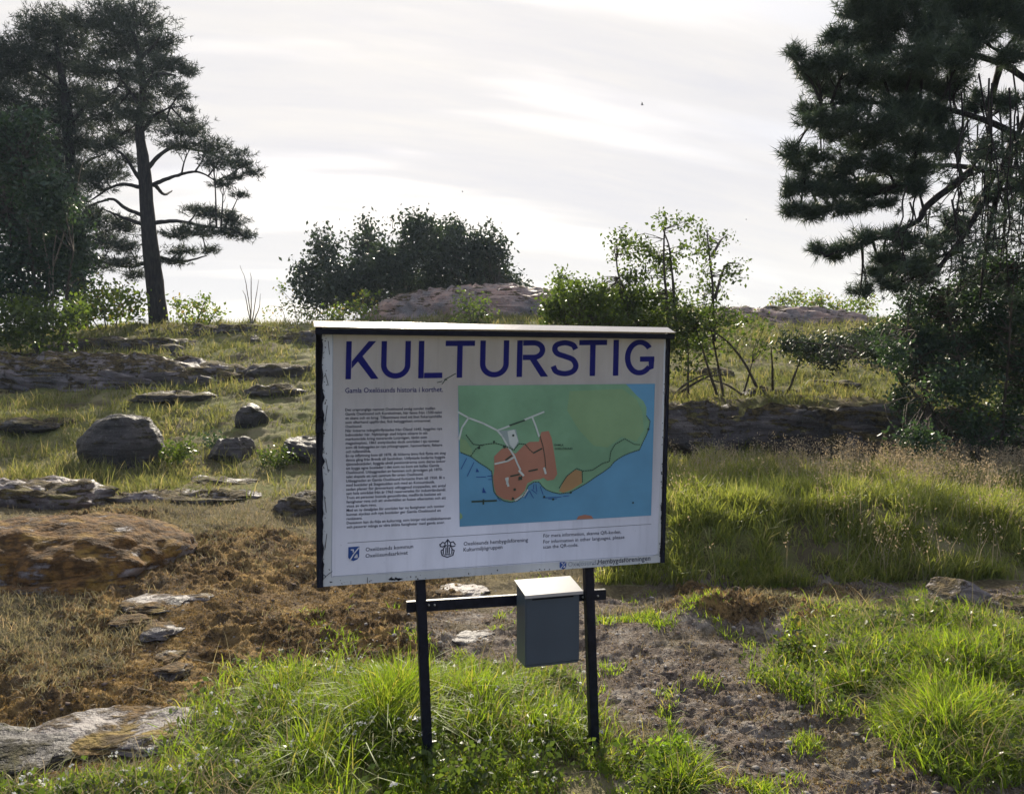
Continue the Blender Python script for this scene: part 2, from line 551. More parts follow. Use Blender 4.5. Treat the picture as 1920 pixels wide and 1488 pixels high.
def ground_material():
    m, N = new_mat('ground_cover')
    geo = N.n('NewGeometry')
    pos = geo.outputs['Position']
    zn = N.n('Attribute', None, attribute_name='zone')
    sp = N.n('SeparateColor', {0: zn.outputs['Color']})
    moss, dirt, grass = sp.outputs[0], sp.outputs[1], sp.outputs[2]
    face = zn.outputs['Alpha']
    big = N.noise(pos, 0.9, 5, 0.6)
    med = N.noise(pos, 5, 6, 0.65)
    fine = N.noise(pos, 38, 5, 0.65)
    vf = N.noise(pos, 130, 3, 0.6)
    base = N.mix(N.ramp(med, 0.35, 0.65), (0.11, 0.09, 0.055), (0.22, 0.18, 0.10))
    base = N.mix(N.ramp(fine, 0.5, 0.7), base, (0.30, 0.25, 0.14))
    # moss: burnt orange to olive brown, pit shade and gold highlights put into the colour, rock showing through in places
    mo = N.mix(N.ramp(fine, 0.35, 0.68), (0.045, 0.030, 0.017), (0.27, 0.175, 0.085))
    mo = N.mix(N.ramp(med, 0.46, 0.62), mo, (0.40, 0.265, 0.105))
    mo = N.mix(N.math('MULTIPLY', N.ramp(N.noise(pos, 2.3, 5, 0.6), 0.5, 0.64), 0.6), mo, (0.13, 0.10, 0.07))
    mo = N.mix(N.ramp(vf, 0.62, 0.74), mo, (0.45, 0.36, 0.22))
    di = N.mix(N.ramp(fine, 0.35, 0.65), (0.085, 0.068, 0.058), (0.27, 0.22, 0.18))
    di = N.mix(N.ramp(med, 0.5, 0.66), di, (0.36, 0.32, 0.28))
    di = N.mix(N.ramp(vf, 0.60, 0.72), di, (0.48, 0.44, 0.38))
    di = N.mix(N.math('MULTIPLY', N.ramp(big, 0.52, 0.62), 0.45), di, (0.18, 0.15, 0.075))
    gr = N.mix(N.ramp(fine, 0.35, 0.65), (0.08, 0.085, 0.03), (0.26, 0.24, 0.10))
    gr = N.mix(N.ramp(med, 0.4, 0.62), gr, (0.20, 0.21, 0.075))
    gr = N.mix(N.math('MULTIPLY', N.ramp(big, 0.48, 0.6), 0.7), gr, (0.31, 0.27, 0.16))
    gr = N.mix(N.math('MULTIPLY', N.ramp(N.noise(pos, 0.55, 6, 0.65), 0.50, 0.62), 0.75), gr, (0.125, 0.095, 0.07))
    e = N.math('MULTIPLY', N.math('SUBTRACT', fine, 0.5), 0.9)
    def w(a):
        return N.ramp(N.math('ADD', a, e), 0.35, 0.6)
    c = N.mix(w(grass), base, gr)
    c = N.mix(w(dirt), c, di)
    c = N.mix(w(moss), c, mo)
    fc = N.mix(N.ramp(med, 0.4, 0.6), (0.06, 0.05, 0.045), (0.17, 0.14, 0.12))
    c = N.mix(face, c, fc)
    h = N.math('ADD', N.math('MULTIPLY', fine, 0.5), N.math('MULTIPLY', vf, 0.3))
    h = N.math('ADD', h, N.math('MULTIPLY', med, 0.6))
    bp = N.n('Bump', {'Strength': 1.0, 'Distance': 0.09, 'Height': h}).outputs[0]
    b = N.n('BsdfPrincipled', {'Base Color': c, 'Roughness': 0.95, 'Normal': bp, 'Specular IOR Level': 0.1})
    out(N, b.outputs[0])
    return m


G = build_ground()
GX, GY, GZ = G['x'], G['y'], G['z']


def ground_at(x, y):
    """height of the finished ground (nearest vertex)"""
    ys = GY[:, 0]
    i = int(np.clip(np.searchsorted(ys, y), 1, len(ys) - 1))
    if abs(ys[i - 1] - y) < abs(ys[i] - y):
        i -= 1
    j = int(np.argmin(np.abs(GX[i] - x)))
    return float(GZ[i, j])


def at_ground(px, py):
    """point of the ground seen in a photo pixel"""
    for Y in np.arange(2.6, 30, 0.02):
        q = P(px, py, Y)
        if q[2] <= base_z(q[0], Y) + 0.0:
            return np.array([q[0], Y, ground_at(q[0], Y)])
    return P(px, py, 30)


def scatter(weight, count, seed, ymax=60):
    """random ground points, chosen cell by cell with probability weight"""
    rs = np.random.RandomState(seed)
    n, k = G['n'], G['k']
    w = weight.reshape(n, k).copy()
    w[-26:, :] = 0
    w[:12, :] = 0
    w[:, :5] = 0
    w[:, -6:] = 0
    w[GY > ymax] = 0
    w = np.clip(w[:-1, :-1], 0, None).ravel()
    c = np.cumsum(w)
    idx = np.searchsorted(c, rs.rand(count) * c[-1])
    i, j = idx // (k - 1), idx % (k - 1)
    a, b = rs.rand(count), rs.rand(count)
    def L(A):
        return (A[i, j] * (1 - a) * (1 - b) + A[i + 1, j] * a * (1 - b) + A[i, j + 1] * (1 - a) * b + A[i + 1, j + 1] * a * b)
    return np.stack([L(GX), L(GY), L(GZ)], -1), rs


def blades(pos, h, w, rs, lean=0.35, bend=0.5, segs=3, rnd=None, curl=None):
    """flat tapering blades, each bent over in a random direction"""
    n = len(pos)
    az = rs.rand(n) * 2 * np.pi
    ln = np.abs(rs.normal(0, lean, n))
    bd = rs.rand(n) * bend
    d = np.stack([np.cos(az), np.sin(az), np.zeros(n)], -1)
    fa = rs.rand(n) * 2 * np.pi
    side = np.stack([np.cos(fa), np.sin(fa), np.zeros(n)], -1)
    vs = []
    for k in range(segs + 1):
        t = k / segs
        off = ln * t + bd * t * t
        zz_ = h * t * np.sqrt(np.clip(1 - 0.35 * off * off, 0.2, 1)) - h * bd * 0.35 * t ** 3
        c = pos + d * (h * off)[:, None] + np.array([0, 0, 1.0]) * zz_[:, None]
        if k < segs:
            ww = (w * (1 - 0.55 * t) * 0.5)[:, None]
            vs += [c - side * ww, c + side * ww]
        else:
            vs += [c]
    V = np.stack(vs, 1)
    m = V.shape[1]
    o = (np.arange(n) * m)[:, None]
    q = np.concatenate([o + np.array([2 * k, 2 * k + 1, 2 * k + 3, 2 * k + 2]) for k in range(segs - 1)]) if segs > 1 else np.zeros((0, 4), int)
    t = o + np.array([2 * segs - 2, 2 * segs - 1, 2 * segs])
    if rnd is None:
        rnd = rs.rand(n)
    return V.reshape(-1, 3), q, t, np.repeat(rnd, m)


# ------------------------------------------------------------------ rocks
def ico(sub):
    import bmesh
    bm = bmesh.new()
    bmesh.ops.create_icosphere(bm, subdivisions=sub, radius=1.0)
    v = np.array([p.co[:] for p in bm.verts])
    f = np.array([[q.index for q in p.verts] for p in bm.faces])
    bm.free()
    return v, f


ICO = {}


def rock(name, mat, cx, cy, cz, wx, wy, wz, seed, label, category='rock', group=None, sub=5, yaw=0.0, tilt=0.0, lump=0.22, strata=0.0, box=0.75, skew=0.0, fine=0.03, facets=0):
    if sub not in ICO:
        ICO[sub] = ico(sub)
    v, f = ICO[sub]
    v = v.copy()
    n0 = v.copy()
    v = np.sign(v) * np.abs(v) ** box
    s = seed * 7.31
    v *= (1 + lump * fbm(n0 * 1.3 + s, 3))[:, None]
    if facets:
        frs = np.random.RandomState(seed)
        for _ in range(facets):
            nv = frs.normal(size=3)
            nv /= np.linalg.norm(nv)
            e = np.maximum(0, v @ nv - (0.60 + 0.28 * frs.rand()))
            v = v - (e * 0.93)[:, None] * nv
    v[:, 2] *= 1 + skew * v[:, 0]
    v = v * np.array([wx, wy, wz])
    if strata:
        d = v[:, 2] + 0.25 * v[:, 0] + 0.12 * fbm(v * 0.8 + s, 2)
        ph = fbm(np.stack([v[:, 0] * 0.35, v[:, 1] * 0.6, d * 5.5 / max(0.25, 1)], -1) + s, 3)
        v += n0 * (strata * -np.abs(ph))[:, None]
    v += n0 * (fine * fbm(v * 3.1 + s, 4, 0.6))[:, None] * 2.2
    c, si = math.cos(tilt), math.sin(tilt)
    v = v @ np.array([[c, 0, si], [0, 1, 0], [-si, 0, c]])
    c, si = math.cos(yaw), math.sin(yaw)
    v = v @ np.array([[c, si, 0], [-si, c, 0], [0, 0, 1]])
    v += np.array([cx, cy, cz])
    me = make_mesh(name, v, f, True)
    return single(name, me, mat, (cx, cy, cz), label, category, group)


M_ROCK = rock_mat('granite', 0.36, 0.50, 0.5, (0.12, 0.085, 0.035))
M_ROCK_DARK = rock_mat('weathered_boulder', 0.24, 0.15, 0.2, (0.07, 0.06, 0.03))
M_ROCK_MOSSY = rock_mat('mossy_granite', 0.52, 0.55, 0.5, (0.17, 0.088, 0.026))
M_ROCK_PINK = rock_mat('pink_granite', 0.22, 0.80, 2.6, (0.12, 0.085, 0.04))
M_ROCK_PALE = rock_mat('pale_granite', 0.30, 0.42, 0.3, (0.15, 0.09, 0.03))
M_ROCK_LEDGE = rock_mat('ledge_granite', 0.36, 0.27, 0.4, (0.12, 0.09, 0.04))


def RP(px, py, Y):
    return P(px, py, Y)


p = RP(150, 742, 17.0)
rock('rock_slab', M_ROCK, p[0], 17.6, p[2] - 0.02, 5.2, 1.9, 0.98, 3, 'long grey granite slab tapering right across the left slope below the pine', 'rock slab', sub=6, lump=0.08, strata=0.42, box=0.85, skew=-0.25, fine=0.03)
p = RP(430, 640, 22)
rock('rock_slab', M_ROCK_LEDGE, p[0], 22.8, p[2] - 0.15, 3.3, 1.2, 0.62, 5, 'low dark weathered slab along the crest under the tall pine', 'rock slab', sub=6, lump=0.10, strata=0.3, box=0.85, fine=0.04)
p = RP(560, 640, 21)
rock('rock_slab', M_ROCK_LEDGE, p[0], 21.5, p[2] - 0.3, 1.7, 0.9, 0.62, 6, 'dark rock rib on the crest touching the upper left corner of the sign', 'rock slab', sub=5, lump=0.12, strata=0.25, box=0.85, fine=0.04)
p = RP(240, 648, 20.5)
rock('rock_slab', M_ROCK_LEDGE, p[0], 20.8, p[2] - 0.32, 2.3, 1.0, 0.60, 8, 'low mossy rib of rock left of the pine foot', 'rock slab', sub=5, lump=0.15, strata=0.28, box=0.85)
p = RP(360, 672, 19.2)
rock('rock_slab', M_ROCK_LEDGE, p[0], 19.4, p[2] - 0.22, 0.95, 0.6, 0.36, 9, 'small dark hump of rock between the long slab and the crest', 'rock slab', sub=5, lump=0.2, strata=0.15, box=0.85)
p = RP(945, 640, 26)
rock('rock_dome', M_ROCK_PINK, p[0], 27.0, p[2] - 0.1, 5.3, 3.0, 2.0, 11, 'smooth pinkish granite dome on the skyline behind the sign roof', 'rock dome', sub=6, lump=0.05, strata=0.35, box=0.92, fine=0.03)
p = RP(1440, 628, 25)
rock('rock_slab', M_ROCK_PINK, p[0], 25.5, p[2] - 0.3, 3.9, 2.2, 1.3, 14, 'flat pinkish slab on the skyline right of the tall shrub', 'rock slab', sub=6, lump=0.08, strata=0.3, box=0.88)
p = at_ground(214, 872)
k_ = p[1] / FOC
rock('boulder', M_ROCK_DARK, p[0], p[1] + 0.2, p[2] + 0.22, 74 * k_, 60 * k_, 68 * k_, 21, 'big round dark boulder standing in the left meadow', 'boulder', 'boulders in the left meadow', sub=5, lump=0.10, box=0.92, skew=0.15, fine=0.012)
p = at_ground(468, 806)
k_ = p[1] / FOC
rock('boulder', M_ROCK_DARK, p[0], p[1] + 0.2, p[2] + 0.10, 34 * k_, 30 * k_, 27 * k_, 24, 'small pointed boulder farthest back of the meadow boulders', 'boulder', 'boulders in the left meadow', sub=4, lump=0.2, box=0.9, skew=-0.35, fine=0.012, facets=8)
p = at_ground(424, 862)
k_ = p[1] / FOC
rock('boulder', M_ROCK_DARK, p[0], p[1] + 0.2, p[2] + 0.07, 52 * k_, 44 * k_, 32 * k_, 27, 'low overgrown boulder between the round boulder and the sign', 'boulder', 'boulders in the left meadow', sub=5, lump=0.2, box=0.85, fine=0.016, facets=9)
p = at_ground(580, 864)
k_ = p[1] / FOC
rock('boulder', M_ROCK_DARK, p[0], p[1] + 0.2, p[2] + 0.12, 55 * k_, 44 * k_, 36 * k_, 29, 'dark boulder half hidden behind the left edge of the sign', 'boulder', 'boulders in the left meadow', sub=5, lump=0.15, box=0.8, fine=0.015, facets=8)
p = at_ground(40, 1085)
rock('mossy_outcrop', M_ROCK_MOSSY, p[0] - 0.05, p[1] + 0.6, p[2] + 0.0, 1.08, 0.85, 0.36, 33, 'broad rock outcrop covered in orange moss at the left edge', 'rock outcrop', sub=6, lump=0.10, strata=0.05, box=0.9, skew=0.05, fine=0.018)
p = at_ground(95, 1108)
rock('mossy_outcrop', M_ROCK_MOSSY, p[0], p[1] + 0.12, p[2] - 0.02, 0.5, 0.3, 0.14, 34, 'low mossy rock step in front of the broad orange outcrop', 'rock outcrop', sub=5, lump=0.2, strata=0.05, box=0.9, fine=0.02)
p = at_ground(40, 935)
rock('rock_slab', M_ROCK, p[0], p[1] + 0.2, p[2] + 0.0, 0.85, 0.5, 0.22, 36, 'small flat grey slab behind the mossy outcrop at left', 'rock slab', sub=5, lump=0.15, strata=0.12, box=0.85)
p = at_ground(566, 965)
rock('stone_heap', M_ROCK_LEDGE, p[0], p[1] + 0.1, p[2] + 0.04, 0.36, 0.3, 0.15, 38, 'rough dark stones beside the left edge of the sign', 'rock', sub=5, lump=0.3, strata=0.06, box=0.9, facets=12)
p = at_ground(345, 935)
rock('rock_slab', M_ROCK, p[0], p[1], p[2] - 0.0, 0.8, 0.3, 0.07, 39, 'narrow rock streak level with the grass below the round boulder', 'rock slab', sub=5, lump=0.2, strata=0.06, box=0.9)
p = at_ground(215, 1392)
rock('flat_stone', M_ROCK_PALE, p[0], p[1] + 0.06, base_z(p[0], p[1]) + 0.01, 0.46, 0.27, 0.06, 41, 'flat pale grey bedrock patch bare at the bottom left', 'bedrock', sub=6, lump=0.2, strata=0.06, box=0.8, fine=0.010)
p = at_ground(20, 1420)
rock('flat_stone', M_ROCK_DARK, p[0] - 0.06, p[1], p[2] + 0.0, 0.36, 0.26, 0.07, 42, 'dark grey bedrock lying in shade at the bottom left corner', 'bedrock', sub=5, lump=0.2, strata=0.05, box=0.8, fine=0.010)
for i, (px, py, a, b, lab) in enumerate([
        (300, 1150, 0.20, 0.12, 'pale stone patch showing through the moss, highest of the chain'),
        (255, 1178, 0.15, 0.09, 'pale stone patch in the moss just below the highest one'),
        (300, 1200, 0.12, 0.08, 'pale stone patch in the middle of the mossy slope'),
        (325, 1235, 0.07, 0.06, 'smallest pale stone patch on the mossy slope'),
        (318, 1262, 0.10, 0.06, 'pale stone patch lowest on the mossy slope'),
        (370, 1142, 0.10, 0.05, 'thin pale stone sliver right of the highest moss patch'),
        (870, 1108, 0.19, 0.10, 'pale flat stone below the sign board between its posts'),
        (880, 1195, 0.15, 0.08, 'grey flat stone in the soil left of the letter box')]):
    p = at_ground(px, py)
    rock('flat_stone', M_ROCK_PALE, p[0], p[1], max(p[2], base_z(p[0], p[1])) - 0.004, a, b * 1.6, 0.024, 50 + i, lab, 'stone', 'stones showing through the ground', sub=4, lump=0.35, box=0.85, fine=0.012)
p = at_ground(1810, 1140)
rock('stone_block', M_ROCK, p[0], p[1] + 0.1, p[2] + 0.06, 0.225, 0.2, 0.115, 61, 'angular grey stone block at the foot of the grassy bank on the right', 'stone', sub=5, lump=0.18, strata=0.05, box=0.5, tilt=0.06, fine=0.010, facets=8)
p = at_ground(1920, 1170)
rock('stone_block', M_ROCK, p[0], p[1], p[2] + 0.04, 0.15, 0.15, 0.10, 63, 'rough grey stone cut by the right edge of the photo', 'stone', sub=5, lump=0.25, box=0.7, fine=0.012)
p = at_ground(1600, 1245)
rock('flat_stone', M_ROCK_DARK, p[0], p[1], p[2] + 0.02, 0.15, 0.12, 0.07, 66, 'small dark stone among the low plants right of the sign', 'stone', sub=4, lump=0.25, box=0.8)
for i, (px, py, w_, h_, lab) in enumerate([
        (520, 700, 60, 12, 'low brown rock showing in the grass just left of the sign top'),
        (330, 752, 70, 8, 'thin dark rock streak in the grass below the long slab'),
        (60, 800, 70, 9, 'flat dark rock in the grass left of the round boulder'),
        (520, 735, 50, 8, 'small rock streak right of the tip of the long slab'),
        (1560, 720, 60, 7, 'flat rock streak in the open meadow right of the tall shrub'),
        (1430, 745, 34, 14, 'dark mound under the leaning stems of the tall shrub'),
        (1330, 700, 50, 8, 'low rock in the grass behind the tall shrub'),
        (420, 905, 60, 7, 'thin rock edge in the dry grass below the overgrown boulder')]):
    p = at_ground(px, py)
    k_ = p[1] / FOC
    rock('rock_slab', M_ROCK_LEDGE, p[0], p[1], p[2] + 0.01, w_ * k_, 1.3 * w_ * k_ * 0.6, h_ * k_ * 1.4, 90 + i, lab, 'rock slab', 'low rocks showing in the meadow', sub=4, lump=0.25, strata=0.05, box=0.85, fine=0.03)
# ledge on the right: a broken band of rock under the meadow
for i, (px, w_, lab) in enumerate([(1300, 0.75, 'dark rock ledge just right of the sign'), (1440, 0.85, 'dark rock ledge under the leaning stems of the shrub'), (1600, 0.85, 'dark rock ledge below the open meadow'), (1770, 0.9, 'dark rock ledge in the shade of the right hand bushes')]):
    p = RP(px, 822, 11.5)
    rock('rock_ledge', M_ROCK_LEDGE, p[0], 11.62, p[2] + 0.0, w_ * 1.15, 0.6, 0.52, 70 + i, lab, 'rock ledge', 'rock ledge below the right meadow', sub=5, lump=0.16, strata=0.16, box=0.6, fine=0.03, facets=4)

# ------------------------------------------------------------------ the information board
W_BOARD = 1.5


def homog(src, dst):
    A = []
    for (x, y), (u, v) in zip(src, dst):
        A.append([x, y, 1, 0, 0, 0, -u * x, -u * y, -u])
        A.append([0, 0, 0, x, y, 1, -v * x, -v * y, -v])
    return np.linalg.svd(np.array(A))[2][-1].reshape(3, 3)


CORN = [(594, 612), (1254, 638), (1252, 1068), (608, 1100)]
Hm = homog([(0, 0), (1, 0), (1, -1), (0, -1)], CORN)
Kc = np.array([[FOC, 0, CX], [0, -FOC, CY], [0, 0, 1.0]])
B_ = np.linalg.inv(Kc) @ Hm
B_ *= np.sign(B_[2, 2])
ea, eb = B_[:, 0], B_[:, 1]
H_BOARD = W_BOARD * np.linalg.norm(eb) / np.linalg.norm(ea)
t0 = B_[:, 2] / np.linalg.norm(ea) * W_BOARD
ea = ea / np.linalg.norm(ea)
eb = eb / np.linalg.norm(eb)
dd_ = ea @ eb                                   # make the two edges exactly square
ea, eb = ea - eb * dd_ / 2, eb - ea * dd_ / 2
ea /= np.linalg.norm(ea)
eb -= ea * (ea @ eb)
eb /= np.linalg.norm(eb)
Rw = np.array([[1, 0, 0], [0, -SP, CP], [0, CP, SP]]).T   # columns: right, up, forward of the camera
Rw = np.array([[1, 0, 0], [0, -SP, CP], [0, CP, SP]])
BX = Rw @ ea
BZ = Rw @ eb
BY = np.cross(BZ, BX)                           # into the board, away from the viewer
B0 = np.array([0, 0, EYE]) + Rw @ t0            # top left corner of the front face
Hinv = np.linalg.inv(homog([(0, 0), (W_BOARD, 0), (W_BOARD, -H_BOARD), (0, -H_BOARD)], CORN))


def bw(u, v, d=0.0):
    """board coordinates (right, up, towards the viewer) to the world"""
    u = np.asarray(u, float)
    v = np.asarray(v, float)
    return B0 + u[..., None] * BX + v[..., None] * BZ - np.asarray(d)[..., None] * BY


def b_uv(pts):
    pts = np.asarray(pts, float)
    q = np.concatenate([pts, np.ones((len(pts), 1))], 1) @ Hinv.T
    return q[:, :2] / q[:, 2:3]


def boxmesh(name, c, ex, ey, ez, sx_, sy_, sz_, bev=0.0):
    import bmesh
    bm = bmesh.new()
    bmesh.ops.create_cube(bm, size=1.0)
    for v in bm.verts:
        v.co = (v.co.x * sx_, v.co.y * sy_, v.co.z * sz_)
    if bev:
        bmesh.ops.bevel(bm, geom=bm.edges[:], offset=bev, segments=2, affect='EDGES')
    for v in bm.verts:
        q = np.array(c) + v.co.x * ex + v.co.y * ey + v.co.z * ez
        v.co = q
    me = bpy.data.meshes.new(name)
    bm.to_mesh(me)
    bm.free()
    return me


def paint_mat(name, col, rough=0.55):
    m, N = new_mat(name)
    pos = N.n('NewGeometry').outputs['Position']
    n1_ = N.noise(N.n('Mapping', {'Vector': pos, 'Scale': (3, 3, 1.2)}).outputs[0], 2.2, 6, 0.6)
    n2_ = N.noise(pos, 60, 4, 0.6)
    c = N.mix(N.ramp(n1_, 0.35, 0.7), col, tuple(v * 0.86 for v in col))
    c = N.mix(N.ramp(n2_, 0.66, 0.78), c, tuple(v * 0.7 for v in col))
    n3_ = N.noise(N.n('Mapping', {'Vector': pos, 'Scale': (38, 38, 1.6)}).outputs[0], 1.0, 4, 0.6)
    c = N.mix(N.math('MULTIPLY', N.ramp(n3_, 0.52, 0.75), 0.35), c, tuple(v * 0.72 for v in col))
    bp = N.n('Bump', {'Strength': 0.12, 'Distance': 0.01, 'Height': n1_}).outputs[0]
    b = N.n('BsdfPrincipled', {'Base Color': c, 'Roughness': rough, 'Normal': bp, 'Specular IOR Level': 0.4})
    out(N, b.outputs[0])
    return m


M_BLACK = plain('black_painted_steel', (0.005, 0.006, 0.014), 0.6, 0.0, 0.2, 0.3)
M_POST = plain('dark_post_steel', (0.009, 0.011, 0.022), 0.5, 0.1, 0.3, 0.35, 0.3, 40)
M_ROOF = plain('weathered_zinc', (0.55, 0.52, 0.50), 0.22, 1.0, 0.5, 0.06, 0.25, 9)
M_POSTER = paint_mat('poster_sheet', (0.69, 0.695, 0.745), 0.4)
M_MARGIN = paint_mat('old_white_paint', (0.60, 0.635, 0.655), 0.5)
M_NAVY = plain('print_navy', (0.006, 0.008, 0.13), 0.6, 0, 0.2, 0.05)
M_INK = plain('print_ink', (0.025, 0.03, 0.055), 0.6, 0, 0.2, 0.05)
M_SEA = plain('print_sea', (0.115, 0.32, 0.50), 0.42, 0, 0.4, 0.08, 0, 4)
M_LAND = plain('print_land', (0.19, 0.37, 0.22), 0.42, 0, 0.4, 0.14, 0, 5)
M_OLIVE = plain('print_olive', (0.225, 0.37, 0.19), 0.42, 0, 0.4, 0.08, 0, 5)
M_TOWN = plain('print_town', (0.40, 0.185, 0.125), 0.42, 0, 0.4, 0.08, 0, 5)
M_OCHRE = plain('print_ochre', (0.38, 0.235, 0.11), 0.42, 0, 0.4, 0.08, 0, 5)
M_GREY = plain('print_grey', (0.30, 0.38, 0.37), 0.42, 0, 0.4, 0.05)
M_WHITE = plain('print_white', (0.56, 0.62, 0.58), 0.42, 0, 0.4, 0.05)
M_DKG = plain('print_dark_green', (0.03, 0.06, 0.045), 0.42, 0, 0.4, 0.1)
M_BLUE = plain('print_blue', (0.02, 0.075, 0.29), 0.42, 0, 0.4, 0.05)
M_FADED = plain('print_faded', (0.26, 0.30, 0.36), 0.5, 0, 0.4, 0.05)

mid = bw(W_BOARD * 0.5, -H_BOARD)
sign_loc = (mid[0], mid[1] + 0.04, ground_at(mid[0], mid[1]))
SIGN = root('information_board', sign_loc, 'white KULTURSTIG information board with a map on two black posts', 'sign')
T_ = 0.022
c = bw(W_BOARD / 2, -H_BOARD / 2, -T_ / 2)
link('panel', boxmesh('panel', c, BX, BY, BZ, W_BOARD - 0.03, T_, H_BOARD - 0.004), M_MARGIN, SIGN)


def poly_piece(name, uv, d, mat, depth=0.0, parent=SIGN, mesh_only=False):
    """flat (or, with depth, extruded) polygon on the board; triangulated by bmesh"""
    import bmesh
    from mathutils.geometry import tessellate_polygon
    tris = tessellate_polygon([[Vector((a, b, 0)) for a, b in uv]])
    uv = np.array(uv)
    v = bw(uv[:, 0], uv[:, 1], np.full(len(uv), d))
    t = np.array(tris)
    # face the viewer
    a = uv[t[:, 1]] - uv[t[:, 0]]
    b = uv[t[:, 2]] - uv[t[:, 0]]
    flip = (a[:, 0] * b[:, 1] - a[:, 1] * b[:, 0]) < 0
    t[flip] = t[flip][:, ::-1]
    fs = [t]
    if depth:
        n = len(uv)
        v = np.concatenate([v, bw(uv[:, 0], uv[:, 1], np.full(n, d - depth))])
        fs.append(t[:, ::-1] + n)
        k = np.arange(n)
        k2 = (k + 1) % n
        fs.append(np.stack([k, k + n, k2 + n, k2], -1))
    if mesh_only:
        return v, fs
    return link(name, make_mesh(name, v, fs), mat, parent)


random.seed(4)
# black side rails with flaking inner edges
def jag_rail(u0, u1, jag_left):
    vs = np.linspace(0.0, -H_BOARD, 46)
    inner = [(u1 if jag_left else u0) + random.uniform(-0.002, 0.0035) * (1 if jag_left else -1) + (0.006 * (1 if jag_left else -1) if random.random() < 0.10 else 0) for _ in vs]
    if jag_left:
        return [(u0, -H_BOARD), (u0, 0.0)] + [(a, b) for a, b in zip(inner, vs)]
    return [(u1, 0.0), (u1, -H_BOARD)] + [(a, b) for a, b in zip(inner[::-1], vs[::-1])]


poly_piece('side_rail', jag_rail(-0.004, 0.020, True), 0.004, M_BLACK, 0.045)
poly_piece('side_rail', jag_rail(W_BOARD - 0.010, W_BOARD + 0.006, False), 0.004, M_BLACK, 0.045)
# small dark lug on the left rail
kb = b_uv([(596, 783), (604, 779), (612, 786), (610, 800), (604, 810), (596, 812)])
poly_piece('lug', kb, 0.012, M_BLACK, 0.02)
# poster sheet
pq = b_uv([(624, 616), (1245, 640), (1241, 1050), (1232, 1055), (632, 1081)])
poly_piece('poster', pq, 0.0015, M_POSTER, 0.0014)


def strokes(lines, wpx, d, mat, name, dash=None, close=False, parent=SIGN, solid=False):
    """print lines given in photo pixels, width in metres"""
    s = Soup()
    for L in lines:
        L = list(L)
        if close:
            L.append(L[0])
        uv = b_uv(L)
        if dash:
            seg = []
            for a, b in zip(uv[:-1], uv[1:]):
                ln = np.linalg.norm(b - a)
                k = max(1, int(ln / dash))
                for i in range(k):
                    seg.append((a + (b - a) * i / k, a + (b - a) * (i + 0.55) / k))
        else:
            seg = list(zip(uv[:-1], uv[1:]))
        for a, b in seg:
            t = b - a
            ln = np.linalg.norm(t)
            if ln < 1e-6:
                continue
            t = t / ln
            nn = np.array([-t[1], t[0]]) * wpx / 2
            e = t * wpx * 0.3
            pts = np.array([a - nn - e, b - nn + e, b + nn + e, a + nn - e])
            d += 1e-7
            s.add(bw(pts[:, 0], pts[:, 1], np.full(4, d)), q=[[0, 1, 2, 3]])
    return link(name, s.mesh(name), mat, parent, **({'kind': 'stuff'} if (len(lines) > 1 or dash or len(lines[0]) > 2) and not solid else {}))


def Z1(x, y, ox, oy, sc):
    return (ox + x / sc, oy + y / sc)


def mp_(pts):
    return [Z1(x, y, 860, 720, 5.053) for x, y in pts]


MAP = poly_piece('map_print', b_uv(mp_([(5, 45), (1865, 68), (1855, 1310), (50, 1375)])), 0.0022, M_SEA)
coast = [(1590, 65), (1640, 115), (1700, 180), (1760, 230), (1790, 290), (1790, 370), (1825, 420), (1815, 490), (1790, 560), (1760, 620), (1730, 690), (1690, 700), (1640, 715), (1580, 740), (1530, 770), (1490, 800), (1460, 840), (1400, 885), (1320, 935), (1240, 990), (1150, 1040), (1080, 1075), (990, 1085), (920, 1070), (860, 1045), (820, 1010), (790, 970), (740, 970), (690, 1000), (670, 1050), (640, 1100), (590, 1140), (530, 1155), (460, 1140), (400, 1100), (365, 1050), (350, 960), (340, 860), (290, 820), (220, 775), (140, 715), (80, 690), (35, 670)]
poly_piece('land', b_uv(mp_([(5, 45)] + coast)), 0.0026, M_LAND, parent=MAP)
poly_piece('land', b_uv(mp_([(1060, 120), (1560, 110), (1700, 220), (1750, 330), (1770, 500), (1700, 610), (1560, 560), (1430, 660), (1300, 640), (1150, 480), (1040, 300)])), 0.0029, M_OLIVE, parent=MAP)
poly_piece('land', b_uv(mp_([(36, 540), (90, 560), (150, 650), (150, 700), (80, 685), (36, 665)])), 0.0029, M_OLIVE, parent=MAP)
poly_piece('built_up_area', b_uv(mp_([(365, 850), (360, 720), (430, 650), (480, 640), (520, 670), (560, 700), (640, 620), (690, 590), (780, 590), (800, 500), (870, 490), (900, 560), (930, 720), (960, 900), (930, 950), (870, 960), (830, 930), (800, 945), (740, 950), (680, 980), (655, 1050), (600, 1110), (540, 1140), (460, 1125), (390, 1080), (365, 1000), (355, 920)])), 0.0032, M_TOWN, parent=MAP)
poly_piece('hill', b_uv(mp_([(980, 1060), (1040, 930), (1130, 860), (1190, 880), (1195, 990), (1100, 1050), (1020, 1078)])), 0.0032, M_OCHRE, parent=MAP)
poly_piece('island', b_uv(mp_([(1150, 1331), (1170, 1300), (1230, 1288), (1290, 1300), (1312, 1328)])), 0.0032, M_TOWN, parent=MAP)
poly_piece('island', b_uv(mp_([(48, 1240), (70, 1260), (76, 1290), (50, 1310)])), 0.0032, M_OLIVE, parent=MAP)
poly_piece('parking_area', b_uv(mp_([(400, 480), (560, 468), (592, 590), (540, 662), (470, 590)])), 0.0035, M_GREY, parent=MAP)
poly_piece('parking_area', b_uv(mp_([(480, 485), (545, 470), (585, 580), (545, 655), (505, 610)])), 0.0038, M_WHITE, parent=MAP)
